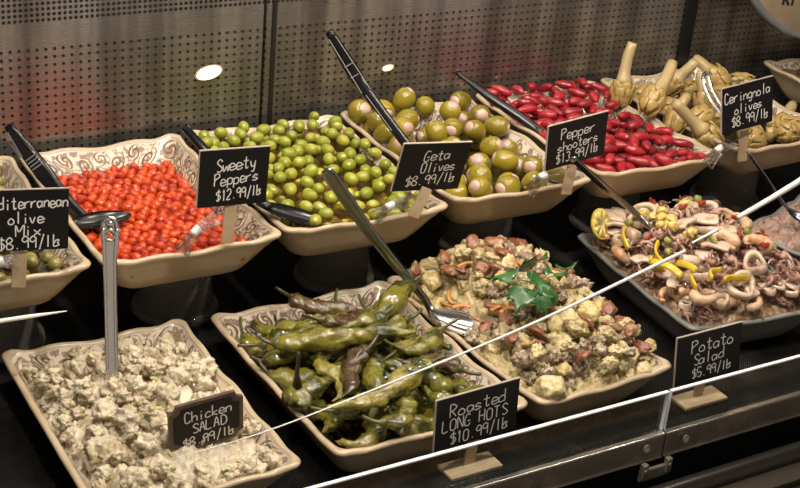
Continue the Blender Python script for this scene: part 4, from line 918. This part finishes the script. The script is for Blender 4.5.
# handle as a grooved blade: two side rails and a recessed web, rounded eye with a hole on top
mb = MB(); wl = np.interp(t, [0, .12, .35, 1], [.0135, .0130, .0098, .0088])
up_ = np.array([0, -1, .25]); sdv = np.array([1, -.55, 0]); sdv /= np.linalg.norm(sdv)
mb.loft(P+sdv*(wl*.72)[:, None], wl*.30, .0032, side=sdv, n=10); mb.loft(P-sdv*(wl*.72)[:, None], wl*.30, .0032, side=sdv, n=10)
i0 = 3; mb.loft(P[i0:]+np.array([0, .0004, 0]), wl[i0:]*.66, .0022, side=sdv, n=10)
e0 = P[0]; e2 = np.cross(sdv, (0, 1, 0.2)); nrm = np.cross(sdv, (P[1]-P[0])/np.linalg.norm(P[1]-P[0])); ax = (P[0]-P[6]); ax /= np.linalg.norm(ax)
K = 24; arc = [e0+sdv*math.cos(a)*.0100+ax*math.sin(a)*.0150 for a in np.linspace(0, PI, K)]; mb.loft(arc, .0036, .0034, side=nrm, n=10)
hole = P[2]; K = 28; ringp = [hole+sdv*math.cos(a)*.0072+ax*math.sin(a)*.0072 for a in np.linspace(0, 2*PI, K)]; mb.loft(ringp, .0036, .0016, side=sdv, n=8, cap=False)
mb.bar(e0+ax*.013, P[2]+ax*.0065, sdv, .0175, .0016)
sub(mb, o).build('handle', chrome, o)
mb = MB(); ladle_bowl(mb, P[-1], aty(118, 412, 1.605), (0, -.3, 1), .024, .010); sub(mb, o).build('bowl', chrome, o)
# spoon in the potato salad
P0 = [aty(326, 170, 1.785), aty(336, 184, 1.780), aty(372, 235, 1.758), aty(415, 287, 1.722), aty(427, 303, 1.708), aty(433, 316, 1.69)]
utensil('serving_spoon', 'long steel spoon leaning from the potato salad across the green olive tray', 'spoon', P0, [.0085, .0125, .0110, .0085, .0070, .0065, .0065], [.003, .0036, .0042, .0040, .0036], CR, ste2,
        (aty(430, 311, 1.683), aty(492, 334, 1.612), (-.1, -.35, 1), .026, .012), chrome)
# black spoon in the green olives
utensil('serving_spoon', 'black spoon dipping into the green olive brine behind the peppers sign', 'spoon', [aty(185, 128, 2.06), aty(207, 152, 2.0), aty(240, 184, 1.93), aty(270, 208, 1.87)], [.007, .008, .0075, .007], [.005, .005, .0045], CR, blk,
        (aty(256, 203, 1.875), aty(332, 225, 1.845), (.1, -.3, 1), .022, .009), blk)
# big black handle in the stuffed olives
h0, h1, h2, h3 = aty(329, 31, 2.10), aty(352, 70, 2.07), aty(368, 93, 2.04), aty(412, 152, 1.95)
d = (h1-h0)/np.linalg.norm(h1-h0); sd = CR-d*(CR@d); sd /= np.linalg.norm(sd); nn = np.cross(sd, d); nn = nn if nn@CF < 0 else -nn
mb = MB()
for s in (-1, 1): mb.bar(h0+nn*.0075+d*.012+sd*s*.0065, h2+nn*.0080-d*.006+sd*s*.0085, sd, .0014, .0014)
mb.bar(h1+nn*.0085-sd*.008+d*.010, h1+nn*.0085+sd*.008+d*.010, d, .0016, .0016); mb.bar(h1+nn*.0085-sd*.008-d*.012, h1+nn*.0085+sd*.008-d*.012, d, .0016, .0016)
mb.bar(h2+nn*.0075-sd*.004, h3*.6+h2*.4+nn*.006-sd*.005, sd, .0012, .0012)
utensil('serving_spoon', 'big black plastic handle leaning out of the garlic-stuffed olives', 'spoon', [h0, h1, h2, h3], [.0080, .0115, .0130, .0105, .0090, .0085], [.0065, .0075, .0075, .006, .005], CR, blk,
        (h3, aty(432, 170, 1.91), (0, -.3, 1), .020, .009), blk, extra=[('ridges', mb, M('black_gloss_line', (.30, .30, .30), .2, coat=.3))])
# black handle in the long red peppers, with a steel spoon end
utensil('serving_spoon', 'slim black handled spoon lying across the long red peppers', 'spoon', [aty(456, 72, 2.20), aty(490, 97, 2.14), aty(520, 117, 2.09), aty(542, 133, 2.05)], [.0045, .0085, .0095, .0080], [.004, .0055, .005], CR, blk,
        (aty(536, 127, 2.055), aty(566, 148, 2.0), (0, -.3, 1), .016, .007), ste2)
# steel spoon in the seafood
utensil('serving_spoon', 'dark steel spoon stuck in the back of the seafood salad', 'spoon', [aty(572, 158, 1.77), aty(600, 183, 1.765), (aty(632, 210, 1.755)), aty(648, 226, 1.725), aty(662, 240, 1.70)], [.0065, .0068, .0062, .0055, .007], [.0028, .003, .003], CR, ste2,
        (aty(656, 234, 1.70), aty(694, 248, 1.64), (0, -.3, 1), .022, .010), ste2)
# thin steel handle in the tuna
utensil('serving_spoon', 'thin steel handle leaning from the artichoke tray down to the tuna salad', 'spoon', [aty(748, 152, 1.78), aty(765, 176, 1.765), aty(782, 201, 1.74), aty(792, 214, 1.72)], [.0036, .0036, .0034, .004], [.0025, .0025], CR, ste2,
        (aty(788, 208, 1.725), aty(808, 224, 1.68), (0, -.3, 1), .016, .008), ste2)
# tongs in the artichokes: two curved steel arms
tg = thing('serving_tongs', aty(722, 108, 2.0), 'curved steel tongs arched among the artichokes', 'tongs')
for dx, dy in ((0, 0), (5, -3)):
    mb = MB(); P = smoothpath([aty(703+dx, 78+dy, 2.02), aty(706+dx, 90+dy, 2.0), aty(714+dx, 104+dy, 1.97), aty(724+dx, 116+dy, 1.94)], 8); mb.loft(P, .0042, .0016, side=CR, n=10); sub(mb, tg).build('arm', ste2, tg)
mb = MB(); mb.loft(smoothpath([aty(703, 78, 2.02), aty(705, 73, 2.03), aty(708, 75, 2.02)], 6), .0042, .0018, side=CR, n=10); sub(mb, tg).build('bend', ste2, tg)

# ------------------------------------------------------------------ round hanging sign past the end of the wall
signw = M('sign_cream', (.50, .40, .27), .5, noise=(12, (.42, .30, .18), .4, .7)); rimm = M('clear_sign_rim', (.30, .33, .36), .1, .4, coat=.5)
e0, e1, e2 = aty(752, 0, 2.15), aty(775, 20, 2.15), aty(800, 38, 2.15)
R_ = .34; mid = e1; tn = (e2-e0); tn /= np.linalg.norm(tn); nr = np.array([-tn[2], 0, tn[0]]); nr = nr if nr[2] > 0 else -nr; cen = mid+nr*(R_-.016)
o = thing('round_sign', cen, 'round cream sign with dark letters in a clear rim above the dim far tray', 'sign')
mb = MB(); mb.lathe([(0, -.006), (R_-.016, -.006), (R_-.014, -.003), (R_-.014, .004), (0, .004)], (0, 0, 0), 96, axis=(0, 1, 0)); bd = mb.build('face', signw, o)
mb = MB(); mb.lathe([(R_-.015, -.010), (R_-.006, -.013), (R_, -.008), (R_, .006), (R_-.015, .008), (R_-.015, -.010)], (0, 0, 0), 96, axis=(0, 1, 0)); mb.build('rim', rimm, o)
mb = MB(); pl = aty(787, 4, 2.142)-cen
def stroke(a, b_, wd=.0055):
    a, b_ = np.array([a[0], 0, a[1]]), np.array([b_[0], 0, b_[1]]); mb.bar(pl+a, pl+b_, (b_-a)[[2, 1, 0]]*np.array([1, 0, -1]), wd, .0012)
stroke((-.012, -.001), (-.012, .030)); stroke((-.012, .030), (.001, .024)); stroke((.001, .024), (-.010, .014)); stroke((-.008, .014), (.006, -.003)); stroke((.016, -.005), (.016, .026)); mb.build('lettering', M('sign_ink', (.02, .015, .012), .5), bd, smooth=False)
# glowing ovals added on the wall to imitate lamps reflected in the glass
reflm = emit('reflection_glow', (1, .93, .80), 3.2)
for px, py, ru, rv, lab, mt in ((209, 73, .026, .0125, 'large oval white lamp reflection on the perforated wall above the tiny red peppers', reflm), (388, 68, .013, .006, 'small oval lamp reflection on the perforated wall above the green olives', emit('reflection_glow_warm', (1, .72, .42), 1.6))):
    p = aty(px, py, WY-.0022); o = thing('oval_reflection', p, lab, 'reflection', 'oval lamp reflections on the back wall')
    mb = MB(); mb.lathe([(0, -.0005), (.94, -.0005), (.94, .0005), (0, .0005)], n=40, axis=(0, 1, 0)); mb.v = [(x*ru, y, z*rv) for x, y, z in mb.v]; l = mb.build('lens', mt, o)  # glowing face of the imitated reflection
    mb = MB(); mb.lathe([(.94, -.0008), (1.06, -.0004), (1.12, .0018), (.94, .0018), (.94, -.0008)], n=40, axis=(0, 1, 0)); mb.v = [(x*ru, y, z*rv) for x, y, z in mb.v]; l2 = mb.build('ring', M('reflection_ring', (.75, .60, .42), .3, .6), o)
    for q in (l, l2): q.rotation_euler = (0, -.18, 0)
